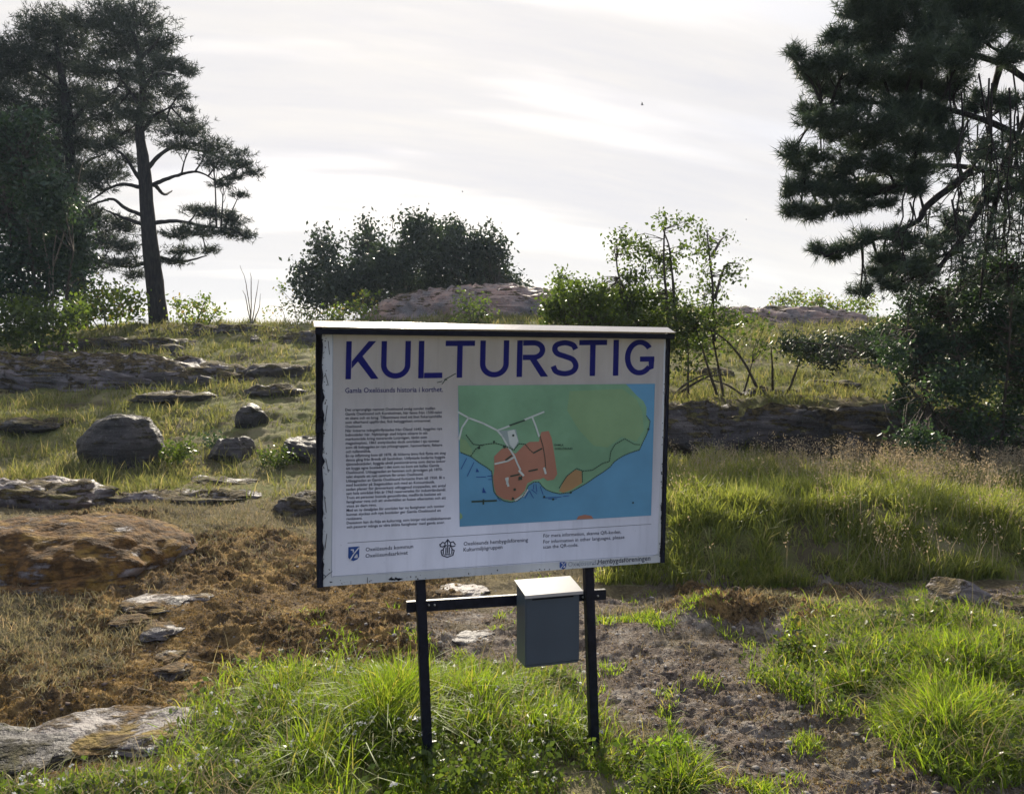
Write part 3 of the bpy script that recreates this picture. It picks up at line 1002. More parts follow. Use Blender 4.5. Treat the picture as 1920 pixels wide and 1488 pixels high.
for l in ([(5, 290), (110, 350), (250, 405), (385, 475), (430, 530), (490, 630), (550, 720), (580, 790), (610, 850)], [(385, 475), (500, 435)], [(640, 380), (820, 310)], [(715, 365), (750, 450), (780, 540)], [(110, 350), (50, 440), (25, 550)], [(550, 730), (490, 765), (370, 790)]):
    strokes([mp_(l)], 0.0072, 0.0041, M_WHITE, 'road', parent=MAP, solid=True)
strokes([mp_(l) for l in ([(478, 930), (500, 1000)], [(492, 925), (488, 980)], [(835, 840), (850, 890)], [(600, 860), (640, 905)], [(570, 1140), (650, 1090), (680, 1040)])], 0.009, 0.0041, M_WHITE, 'white_spots', parent=MAP)
strokes([mp_(coast[5:])], 0.0035, 0.0045, M_DKG, 'shore_path', dash=0.008, parent=MAP)
strokes([mp_(l) for l in ([(980, 1030), (1050, 920), (1140, 850), (1200, 875), (1290, 870), (1380, 810), (1450, 790), (1460, 700), (1500, 630), (1590, 580), (1680, 635), (1740, 640)], [(1195, 880), (1200, 990)], [(140, 710), (180, 650), (230, 610), (300, 600), (370, 595), (440, 615), (500, 640), (545, 665), (590, 605), (650, 610), (690, 660), (730, 695)], [(790, 540), (820, 640), (840, 740), (850, 850)], [(90, 510), (160, 600), (260, 615)])], 0.0038, 0.0048, M_DKG, 'footpaths', dash=0.009, parent=MAP)
strokes([mp_(l) for l in ([(500, 430), (640, 385)], [(730, 695), (808, 655)], [(520, 910), (600, 893)], [(690, 865), (770, 850)], [(470, 755), (525, 715)], [(600, 920), (625, 940)], [(625, 915), (598, 945)])], 0.006, 0.0051, M_DKG, 'street_marks', parent=MAP)
strokes([mp_([(160, 1140), (390, 1135)]), mp_([(268, 1125), (268, 1165)])], 0.007, 0.0051, M_DKG, 'scale_bar', parent=MAP)
strokes([mp_(l) for l in ([(100, 730), (50, 830)], [(170, 770), (110, 900)], [(300, 905), (350, 900)], [(310, 935), (350, 935)], [(690, 1060), (660, 1120)], [(700, 1050), (740, 1120)], [(720, 1040), (770, 1080)], [(760, 990), (770, 1060)], [(800, 1010), (830, 1090)], [(740, 990), (735, 1040)], [(830, 1120), (1000, 1115)], [(880, 1130), (960, 1130)], [(1020, 1110), (1070, 1105)], [(195, 910), (285, 910)], [(400, 1110), (430, 1140)])], 0.0028, 0.0051, M_BLUE, 'jetties', parent=MAP)
for (x, y, r) in ((215, 635, 13), (355, 580, 11), (455, 630, 15), (1810, 495, 12), (1090, 1075, 12), (840, 1110, 11), (925, 1135, 11), (1680, 1185, 9), (560, 1035, 14), (610, 930, 18), (545, 1120, 13), (535, 525, 12)):
    poly_piece('map_dot', b_uv(mp_([(x + r * math.cos(a), y + r * math.sin(a)) for a in np.arange(6) * math.pi / 3])), 0.0055, M_DKG, parent=MAP)
poly_piece('map_dot', b_uv(mp_([(198, 825), (222, 862), (190, 862)])), 0.0055, M_BLUE, parent=MAP)
poly_piece('map_dot', b_uv(mp_([(262, 1005), (293, 1062), (255, 1058)])), 0.0055, M_BLUE, parent=MAP)

# ---- the big title, drawn letter by letter (thin sans capitals)
def title():
    top0, top1 = (650, 640.5), (1226, 652.0)
    s = Soup()
    w = 10.2          # stroke width in photo pixels
    def at(u, v):     # u along the line in pixels, v 0 bottom .. 1 top (heights follow the print)
        f = (u - 650) / 576.0
        yt = 641.0 + 10.0 * f
        yb = 712.0 + 5.5 * f
        return (u, yb + (yt - yb) * v)
    cap = 71.0
    hw = w / 2
    hv = hw / cap

    def letter(polys, paths=()):
        s = Soup()
        d = 0.0022
        for P4 in polys:
            v, fs = poly_piece('', b_uv([at(*q) for q in P4]), d, None, mesh_only=True)
            s.add(v, t=fs[0])
            d += 2e-6
        for pth in paths:
            c = np.array(pth, float) * [1, cap]
            t = np.gradient(c, axis=0)
            t /= np.linalg.norm(t, axis=1)[:, None]
            nn = np.stack([-t[:, 1], t[:, 0]], -1) * hw
            a, b = (c - nn) / [1, cap], (c + nn) / [1, cap]
            uv = np.concatenate([b_uv([at(*q) for q in a]), b_uv([at(*q) for q in b])])
            m = len(c)
            k = np.arange(m - 1)
            s.add(bw(uv[:, 0], uv[:, 1], np.full(2 * m, d)), q=np.stack([k, k + 1, k + 1 + m, k + m], -1))
            d += 2e-6
        link('letter', s.mesh('letter'), M_NAVY, SIGN)

    def vb(u, v0=0.0, v1=1.0):
        return [(u, v0), (u + w, v0), (u + w, v1), (u, v1)]

    def hb(u0, u1, v):
        return [(u0, v - hv), (u1, v - hv), (u1, v + hv), (u0, v + hv)]

    def arcp(cx, cy, rx, ry, a0, a1, n=30):
        A = np.radians(np.linspace(a0, a1, n))
        return [(cx + rx * math.cos(a), cy + ry * math.sin(a)) for a in A]

    letter([vb(650), [(661, 0.28), (661, 0.47), (692, 1.0), (706, 1.0)], [(671, 0.49), (680, 0.62), (712, 0.0), (698, 0.0)]])
    def U(x0, x1):
        r = (x1 - x0) / 2 - hw
        letter([], [[(x0 + hw, 1.0), (x0 + hw, 0.7)] + arcp((x0 + x1) / 2, 0.37, r, 0.37 - hv, 180, 360) + [(x1 - hw, 0.7), (x1 - hw, 1.0)]])
    U(716, 771)
    letter([vb(786), hb(797, 831, hv)])
    letter([hb(836, 891, 1 - hv), vb(858, 0, 1 - 2 * hv)])
    U(901, 955)
    letter([vb(970), [(994, 0.47), (1007, 0.47), (1029, 0.0), (1015, 0.0)]], [[(981, 1 - hv)] + arcp(1001, 0.73, 16.5, 0.27 - hv, 90, -90) + [(981, 0.46 + hv)]])
    S_ = smooth_line([(1079.5, .745, 0), (1074, .865, 0), (1059, .925, 0), (1044, .87, 0), (1040.5, .745, 0), (1046, .625, 0), (1060, .55, 0), (1074.5, .46, 0), (1080.5, .29, 0), (1075, .135, 0), (1060, .075, 0), (1044, .135, 0), (1038, .285, 0)], 50)[:, :2]
    letter([], [S_.tolist()])
    letter([hb(1086, 1138, 1 - hv), vb(1106.5, 0, 1 - 2 * hv)])
    letter([vb(1150)])
    letter([hb(1200, 1227, 0.455)], [arcp(1199.5, 0.5, 22.5, 0.5 - hv, 38, 318, 40) + [(1221.5, 0.22), (1221.5, 0.455 - hv)]])


title()


def text_piece(name, rows, mat, d=0.0023, parent=SIGN, shear=0.0, weight=0.0):
    """rows: (string, x0, y0, x1, y1 baseline ends in photo pixels, x-height factor size in px)"""
    s = Soup()
    for txt, x0, y0, x1, y1, size in rows:
        cu = bpy.data.curves.new('txt', 'FONT')
        cu.body = txt
        cu.size = 1.0
        cu.resolution_u = 2
        cu.fill_mode = 'FRONT'
        cu.offset = weight
        ob = bpy.data.objects.new('txt', cu)
        COL.objects.link(ob)
        dg = bpy.context.evaluated_depsgraph_get()
        me = bpy.data.meshes.new_from_object(ob.evaluated_get(dg))
        bpy.data.objects.remove(ob)
        bpy.data.curves.remove(cu)
        n = len(me.vertices)
        if n == 0:
            continue
        co = np.empty(n * 3, dtype=np.float32)
        me.vertices.foreach_get('co', co)
        co = co.reshape(-1, 3)
        me.calc_loop_triangles()
        tr = np.empty(len(me.loop_triangles) * 3, dtype=np.int32)
        me.loop_triangles.foreach_get('vertices', tr)
        tr = tr.reshape(-1, 3)
        bpy.data.meshes.remove(me)
        wx = co[:, 0].max() - co[:, 0].min()
        f = (co[:, 0] - co[:, 0].min()) / wx
        px = x0 + (x1 - x0) * f
        py = y0 + (y1 - y0) * f - co[:, 1] * size
        uv = b_uv(np.stack([px, py], -1))
        s.add(bw(uv[:, 0], uv[:, 1], np.full(n, d)), t=tr)
    return link(name, s.mesh(name), mat, parent, kind='stuff')


text_piece('subtitle_lettering', [('Gamla Oxelösunds historia i korthet.', 650, 737.5, 833, 739.5, 13.5)], M_NAVY, weight=0.006)
body = ["Det ursprungliga namnet Oxelösund avsåg sundet mellan", "Gamla Oxelösund och Korsholmen, här fanns från 1500-talet", "en skans och en krog. Tillsammans med ett litet fiskarsamhälle", "som efterhand uppfördes, fick bebyggelsen ortnamnet", "Oxelösund.",
        "När lotsarna tvångsförflyttades från Öland 1645, byggdes nya", "bebostäder här. Nyköpings stad köpte senare in ett", "markområde kring nuvarande Lotsvägen, tänkt som", "magasinsplats, 1861 avstyckades dock området i sju tomter", "som då bebyggdes av nya yrkesgrupper, hantverkare, fiskare", "och tullanställda.",
        "En ny inflyttning kom till 1878, då bilderna ännu fick flytta ett steg", "denna gång från Brevik till Sandviken. Utflyttade bodarna byggde", "tjänstebostäder, byggda såväl pensionärerna som deras änkor", "att bygga egna bostäder i det som nu kom att kallas Gamla", "Oxelösund. Utbyggnaden av hamnen och järnvägen på 1870-", "talet skapade ett nytt centrum för orten Oxelösund.",
        "Utbyggnaden av Gamla Oxelösund fortsatte fram till 1950. Bl a", "med bostäder på Stegetudden och med en Konsumbutik.", "sedan planer för järnverkets utbyggnad stoppades, ett antal", "satt hela området från år 1963 reserverades för industriändamål.", "Trots att personer boende genomfördes, medförde beslutet att", "fastigheter revs och att underhållet av husen eftersattes och att", "vissa av dem revs.",
        "Med en ny detaljplan för området har nu fastigheter och tomter", "kunnat styckas och nya bostäder ger Gamla Oxelösund en", "renässans.", "Dessutom kan du följa en kulturstig, som börjar vid småbåtshamnen", "och passerar många av våra äldsta fastigheter med gamla anor."]
xr = [819, 832, 832, 811, 683, 833, 806, 805, 829, 834, 701, 841, 840, 841, 829, 836, 800, 840, 822, 842, 843, 834, 843, 714, 841, 834, 688, 853, 842]
rows = []
for i, t in enumerate(body):
    f = i / 28.0
    y0 = 771.5 + f * (990.5 - 771.5)
    x0 = 651 + f * 8
    x1 = xr[i]
    y1 = y0 + (1.0 - 6.0 * f) * (x1 - x0) / 190.0
    rows.append((t, x0, y0, x1, y1, 7.2))
text_piece('body_lettering', rows, M_INK, weight=0.012)
text_piece('map_lettering', [('GAMLA', *Z1(922, 632, 860, 720, 5.053), *Z1(1012, 634, 860, 720, 5.053), 5.0), ('OXELÖSUND', *Z1(930, 668, 860, 720, 5.053), *Z1(1098, 670, 860, 720, 5.053), 5.0)], M_DKG, 0.0056, parent=MAP, weight=0.02)


def fz_(x, y):
    return Z1(x, y, 590, 980, 2.866)


text_piece('credit_lettering', [('Oxelösunds kommun', *fz_(302, 155), *fz_(556, 143), 10.0), ('Oxelösundsarkivet', *fz_(302, 189), *fz_(528, 176), 10.0),
                                ('Oxelösunds hembygdsförening', *fz_(826, 136), *fz_(1170, 122), 10.0), ('Kulturmiljögruppen', *fz_(826, 168), *fz_(1034, 157), 10.0),
                                ('För mera information, skanna QR-koden.', *fz_(1252, 102), *fz_(1668, 90), 9.0), ('For information in other languages, please', *fz_(1252, 134), *fz_(1686, 118), 9.0), ('scan the QR-code.', *fz_(1252, 162), *fz_(1440, 154), 9.0)], M_INK, weight=0.006)
text_piece('footer_lettering', [('Hembygdsföreningen', *fz_(1548, 252), *fz_(1828, 238), 13.0)], M_INK, 0.0008, weight=0.008)
text_piece('faded_lettering', [('Oxelösund', *fz_(1388, 262), *fz_(1536, 254), 12.5)], M_FADED, 0.0008)
strokes([[fz_(205, 108), fz_(1828, 44)]], 0.0016, 0.0021, M_INK, 'rule_line')
strokes([[fz_(130, 285), fz_(1200, 236), fz_(1880, 208)], [(624, 618), (628, 800), (633, 1081)]], 0.0018, 0.0021, M_FADED, 'poster_edge_line')


def shield(x0, y0, w, h, d):
    pts = [(x0, y0), (x0 + w, y0 - 1), (x0 + w, y0 + h * 0.72), (x0 + w * 0.82, y0 + h * 0.9), (x0 + w * 0.5, y0 + h), (x0 + w * 0.2, y0 + h * 0.92), (x0, y0 + h * 0.75)]
    e = poly_piece('coat_of_arms', b_uv(pts), d, M_BLUE)
    strokes([[(x0 + w * .18, y0 + h * .92), (x0 + w * .5, y0 + h * .5), (x0 + w * .95, y0 + h * .06)], [(x0 + w * .25, y0 + h * .2), (x0 + w * .45, y0 + h * .2), (x0 + w * .45, y0 + h * .35)], [(x0 + w * .6, y0 + h * .75), (x0 + w * .78, y0 + h * .55), (x0 + w * .82, y0 + h * .75), (x0 + w * .6, y0 + h * .75)]], 0.0045 * w / 20, d + 0.0004, M_POSTER, 'charge', parent=e)


shield(663, 1025.5, 20.5, 26, 0.0022)
shield(1058.5, 1061.5, 12.5, 14.5, 0.0009)
# heraldic emblem of the local heritage society: scrolled crest over a gate-like figure
def em(x, y):
    return Z1(x, y, 590, 980, 2.866)


strokes([[em(*q) for q in l] for l in (
    [(700, 130), (712, 116), (726, 120), (726, 134), (714, 140), (702, 138), (698, 126)], [(782, 130), (770, 114), (756, 118), (756, 134), (768, 140), (780, 136)],
    [(728, 118), (740, 102), (754, 118)], [(740, 102), (740, 128)], [(718, 180), (718, 150), (730, 134), (752, 134), (764, 150), (764, 180)],
    [(732, 176), (732, 144)], [(750, 176), (750, 144)], [(741, 174), (741, 138)], [(706, 164), (712, 186), (740, 196), (770, 186), (776, 162)], [(726, 182), (756, 182)], [(706, 160), (716, 156)], [(766, 156), (776, 160)])], 0.0042, 0.0023, M_INK, 'emblem_print')

# paint cracks, flakes and the small twig-like scratch
def flakes():
    s = Soup()
    rs = np.random.RandomState(3)
    def fl(px, py, w, h, ang):
        k = rs.randint(5, 8)
        a = np.sort(rs.rand(k)) * 2 * np.pi
        r = 0.55 + 0.6 * rs.rand(k)
        x, y = np.cos(a) * r * w, np.sin(a) * r * h
        c, si = math.cos(ang), math.sin(ang)
        pts = np.stack([px + x * c - y * si, py + x * si + y * c], -1)
        uv = b_uv(pts)
        uv[:, 0] = np.clip(uv[:, 0], 0.0, W_BOARD)
        cen = uv.mean(0)
        uv = np.concatenate([[cen], uv])
        m = len(uv)
        t = [(0, i, i % (m - 1) + 1) for i in range(1, m)]
        s.add(bw(uv[:, 0], uv[:, 1], np.full(m, 0.0007 + 2e-7 * s.n)), t=t)
    for i in range(150):
        f = rs.rand()
        x = 601 + 13 * f + abs(rs.normal(0, 5.0))
        y = 618 + f * 470
        if x < 622 + 8 * f:
            fl(x, y, 0.5 + rs.rand() * 1.6, 0.5 + rs.rand() * 2.4, rs.rand() * 3)
    for i in range(26):
        f = rs.rand()
        fl(600.5 + 12.5 * f, 615 + f * 480, 1.5 + rs.rand() * 2.5, 3 + rs.rand() * 6, rs.normal() * 0.3)
    for i in range(70):
        f = rs.rand()
        fl(620 + f * 620, 1096 - 27 * f - abs(rs.normal(0, 3.5)), 0.5 + rs.rand() * 2.0, 0.5 + rs.rand() * 1.2, rs.rand())
    for i in range(8):
        fl(735 + 30 * rs.rand(), 1091 - 3 * rs.rand() - 2, 5 + rs.rand() * 5, 2.0 + rs.rand() * 1.6, 0)
    for i in range(40):
        f = rs.rand()
        fl(1245 + rs.rand() * 3, 700 + 360 * f, 0.5 + rs.rand(), 0.6 + rs.rand() * 2.0, 0)
    return link('paint_flakes', s.mesh('paint_flakes'), M_BLACK, SIGN, kind='stuff')


flakes()
strokes([[(604 + f * 1.4, 1069 + f * .0), (0, 0)] for f in ()] + [[(612, 1072), (622, 1079), (634, 1070)], [(622, 1079), (616, 1086)], [(700, 1083), (700, 1094)], [(616, 640), (619, 665)], [(612, 700), (618, 722)], [(617, 760), (614, 790)], [(617, 860), (622, 885)], [(616, 930), (620, 960)], [(622, 1000), (619, 1030)]], 0.0022, 0.0016, M_BLACK, 'paint_cracks')
strokes([[(822, 722), (831, 720)], [(831, 725), (838, 716), (847, 711), (856, 706)], [(836, 716), (840, 718)], [(835, 717), (841, 714)]], 0.0032, 0.0027, M_DKG, 'scratch')

# sheet metal roof, pitched forward, with a dark fascia below
ROOF_PITCH = math.radians(17)
def board_box(u0, u1, v, d0, d1, pitch, th, name, mat, bev=0.002):
    ex = BX
    fwd_ = -BY * math.cos(pitch) - BZ * math.sin(pitch)
    upn = np.cross(ex, -fwd_)
    upn = upn / np.linalg.norm(upn)
    c = bw((u0 + u1) / 2, v) + fwd_ * (d0 + d1) / 2
    return link(name, boxmesh(name, c, ex, -fwd_, upn, u1 - u0, abs(d1 - d0), th, bev), mat, SIGN)


board_box(-0.012, W_BOARD + 0.010, 0.010, -0.035, 0.044, ROOF_PITCH, 0.004, 'roof', M_ROOF, 0.001)
c = bw(W_BOARD / 2, -0.019, 0.043 * math.cos(ROOF_PITCH) - 0.003)
link('fascia', boxmesh('fascia', c, BX, BY, BZ, W_BOARD + 0.016, 0.005, 0.022, 0.001), M_BLACK, SIGN)

# posts (rectangular steel bars), rail, bolts
def bar_between(name, a, b, w, t, mat, side=BX, parent=SIGN, bev=0.003):
    a, b = np.array(a), np.array(b)
    ez = b - a
    ln = np.linalg.norm(ez)
    ez = ez / ln
    ex = side - ez * (side @ ez)
    ex /= np.linalg.norm(ex)
    ey = np.cross(ez, ex)
    return link(name, boxmesh(name, (a + b) / 2, ex, ey, ez, w, t, ln, bev), mat, parent)


def on_plane(px, py, d):
    """where the line of sight through a photo pixel meets the board plane pushed d metres behind the board"""
    o = np.array([0, 0, EYE])
    r = P(px, py, 1.0) - o
    q = B0 + BY * d
    return o + r * ((q - o) @ BY) / (r @ BY)


for (x0, y0, x1, y1) in ((788, 1095, 803.5, 1465), (1103, 1075, 1116, 1458)):
    a, b = on_plane(x0, y0, 0.045), on_plane(x1, y1, 0.045)
    dr = (b - a) / np.linalg.norm(b - a)
    top = a - dr * 0.55
    bot = b + dr * 0.25
    bar_between('post', bot, top, 0.040, 0.040, M_POST)
ra, rb = on_plane(762, 1137, 0.078), on_plane(1135, 1113, 0.078)
RAIL = link('rail', boxmesh('rail', (ra + rb) / 2, (rb - ra) / np.linalg.norm(rb - ra), BY, BZ, np.linalg.norm(rb - ra), 0.022, 0.046, 0.002), M_POST, SIGN)
M_BOLT = plain('bolt_zinc', (0.5, 0.5, 0.5), 0.35, 0.9)
for px, py in ((804, 1134), (815, 1133.5), (1121, 1116.5), (1093, 1119)):
    q = on_plane(px, py, 0.064)
    s = Soup()
    tube(s, [q + BY * 0.006, q - BY * 0.004], 0.0045, 6)
    link('bolt', s.mesh('bolt'), M_BOLT, RAIL)

# ------------------------------------------------------------------ letter box hung on the rail
M_BOX = plain('grey_blue_lacquer', (0.062, 0.085, 0.112), 0.42, 0.1, 0.5, 0.06, 0.06, 6)
M_LID = plain('lid_lacquer_with_glare', (0.40, 0.385, 0.37), 0.36, 0.0, 0.6, 0.05, 0.05, 8)  # sky glare on the lid is put into its paler colour
HX = BX - np.array([0, 0, BX[2]])
HX /= np.linalg.norm(HX)
HZ = np.array([0, 0, 1.0])
HYv = np.cross(HZ, HX)                     # away from the viewer
fl_ = on_plane(985.5, 1114, -0.075)           # front top left corner of the box
q_r = on_plane(1087, 1106, -0.075)
BW_ = np.linalg.norm(q_r - fl_)
BH_ = 0.315
BD_ = 0.135
box_c = fl_ + HX * BW_ / 2
LB = root('letter_box', tuple(box_c + HYv * BD_ / 2 - HZ * BH_), 'grey blue metal letter box with a sloping lid coloured pale for sky glare hanging under the board', 'letter box')


def prism(name, prof, x0, x1, mat, parent, bev=0.004):
    """profile in (depth away from viewer, height) extruded along the box width"""
    import bmesh
    bm = bmesh.new()
    A = [bm.verts.new((x0, a, b)) for a, b in prof]
    Bv = [bm.verts.new((x1, a, b)) for a, b in prof]
    bm.faces.new(A[::-1])
    bm.faces.new(Bv)
    n = len(prof)
    for i in range(n):
        bm.faces.new((A[i], A[(i + 1) % n], Bv[(i + 1) % n], Bv[i]))
    bmesh.ops.recalc_face_normals(bm, faces=bm.faces[:])
    if bev:
        bmesh.ops.bevel(bm, geom=bm.edges[:], offset=bev, segments=3, affect='EDGES')
    for v in bm.verts:
        q = box_c + HX * v.co.x + HYv * v.co.y + HZ * v.co.z
        v.co = q
    me = bpy.data.meshes.new(name)
    bm.to_mesh(me)
    bm.free()
    for pl in me.polygons:
        pl.use_smooth = False
    return link(name, me, mat, parent)


prism('body', [(0, -0.004), (0, -BH_ + 0.012), (0.012, -BH_), (BD_, -BH_), (BD_, 0.018), (0.0, -0.004)][:5], -BW_ / 2, BW_ / 2, M_BOX, LB, 0.006)
prism('lid', [(-0.020, -0.012), (-0.020, 0.001), (BD_ + 0.004, 0.026), (BD_ + 0.004, 0.021), (-0.014, -0.003), (-0.016, -0.012)], -BW_ / 2 - 0.008, BW_ / 2 + 0.008, M_LID, LB, 0.0)
prism('mail_slot', [(-0.0025, -0.026), (-0.0025, -0.021), (0.002, -0.021), (0.002, -0.026)], -BW_ * 0.38, BW_ * 0.38, M_BLACK, LB, 0.0)

# ------------------------------------------------------------------ trees and shrubs
M_BARK_P = bark_mat('pine_bark', (0.018, 0.016, 0.018), (0.045, 0.038, 0.036))
M_BARK_D = bark_mat('shrub_bark', (0.05, 0.042, 0.035), (0.12, 0.10, 0.08))
M_BARK_PALE = bark_mat('pale_twig_bark', (0.16, 0.13, 0.10), (0.28, 0.24, 0.19))
M_NEEDLE = leaf_mat('pine_needles', (0.038, 0.050, 0.040), (0.070, 0.086, 0.058), None, 0.18, 0.55, 0.25, (1.2, 1.3, 0.7))
M_NEEDLE2 = leaf_mat('pine_needles_near', (0.042, 0.062, 0.050), (0.085, 0.12, 0.075), None, 0.22, 0.5, 0.3, (1.2, 1.3, 0.7))
M_LEAF_DARK = leaf_mat('dark_leaves', (0.030, 0.042, 0.030), (0.060, 0.078, 0.042), None, 0.22, 0.45, 0.4, (1.2, 1.5, 0.6))
M_LEAF_MID = leaf_mat('shrub_leaves', (0.050, 0.078, 0.025), (0.11, 0.145, 0.036), None, 0.5, 0.4, 0.4)
M_LEAF_LIGHT = leaf_mat('young_leaves', (0.09, 0.14, 0.028), (0.17, 0.20, 0.04), (0.22, 0.15, 0.05), 0.55, 0.4, 0.4)
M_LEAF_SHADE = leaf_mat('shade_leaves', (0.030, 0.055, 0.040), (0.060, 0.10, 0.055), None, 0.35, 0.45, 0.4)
M_GRASS_LEAF = leaf_mat('weed_leaves', (0.12, 0.20, 0.03), (0.22, 0.30, 0.05), None, 0.5, 0.45, 0.3)
M_REDDISH = leaf_mat('reddish_leaves', (0.14, 0.075, 0.05), (0.26, 0.17, 0.10), None, 0.35, 0.7, 0.15, (1.2, 1.1, 0.9))
M_YELLOW = leaf_mat('yellow_leaf', (0.62, 0.42, 0.06), (0.62, 0.42, 0.06), None, 0.4, 0.6, 0.2, (1.1, 1.0, 0.8))
UPV = np.array([0, 0, 1.0])


def needle_tufts(s, pts, dirs, L, nn, wid, rs):
    """bottle-brush shoots: nn thin triangles around each shoot"""
    n = len(pts)
    base = np.repeat(pts, nn, 0)
    dr = np.repeat(dirs, nn, 0)
    along = rs.rand(n * nn)[:, None]
    rnd_ = rs.normal(size=(n * nn, 3))
    rnd_ /= np.linalg.norm(rnd_, axis=1)[:, None]
    nd = dr * 0.55 + rnd_ * 0.85
    nd /= np.linalg.norm(nd, axis=1)[:, None]
    Ls = L * (0.6 + 0.7 * rs.rand(n * nn))[:, None]
    b = base + dr * (along - 0.5) * L * 1.3
    side = np.cross(nd, rs.normal(size=(n * nn, 3)))
    side /= np.linalg.norm(side, axis=1)[:, None]
    V = np.stack([b - side * wid / 2, b + side * wid / 2, b + nd * Ls], 1)
    t = (np.arange(n * nn) * 3)[:, None] + np.arange(3)
    s.add(V.reshape(-1, 3), t=t, a=np.repeat(np.repeat(rs.rand(n), nn), 3))


def leaf_quads(s, pts, size, rs, droop=0.3, ratio=0.55):
    n = len(pts)
    d = rs.normal(size=(n, 3))
    d[:, 2] -= droop
    d /= np.linalg.norm(d, axis=1)[:, None]
    side = np.cross(d, rs.normal(size=(n, 3)))
    side /= np.linalg.norm(side, axis=1)[:, None]
    nrm = np.cross(d, side)
    L = (size * (0.6 + 0.8 * rs.rand(n)))[:, None]
    w = L * ratio / 2
    V = np.stack([pts, pts + d * L * 0.5 + side * w + nrm * L * 0.08, pts + d * L, pts + d * L * 0.5 - side * w + nrm * L * 0.08], 1)
    o = (np.arange(n) * 4)[:, None]
    t = np.concatenate([o + np.array([0, 1, 2]), o + np.array([0, 2, 3])])
    s.add(V.reshape(-1, 3), t=t, a=np.repeat(rs.rand(n), 4))


def pad_points(c, r, n, rs, shell=0.5, flat=True):
    d = rs.normal(size=(n, 3))
    d /= np.linalg.norm(d, axis=1)[:, None]
    rad = rs.rand(n) ** shell
    # lumpy radius so the outline is uneven
    lump = 1 + 0.28 * np.sin(d[:, 0] * 5 + c[0] * 3) * np.cos(d[:, 2] * 4 + c[2] * 5) + 0.12 * rs.normal(size=n)
    q = d * (rad * lump)[:, None]
    if flat:
        q[:, 2] = np.where(q[:, 2] < 0, q[:, 2] * 0.7, q[:, 2])
    return c + q * r, d


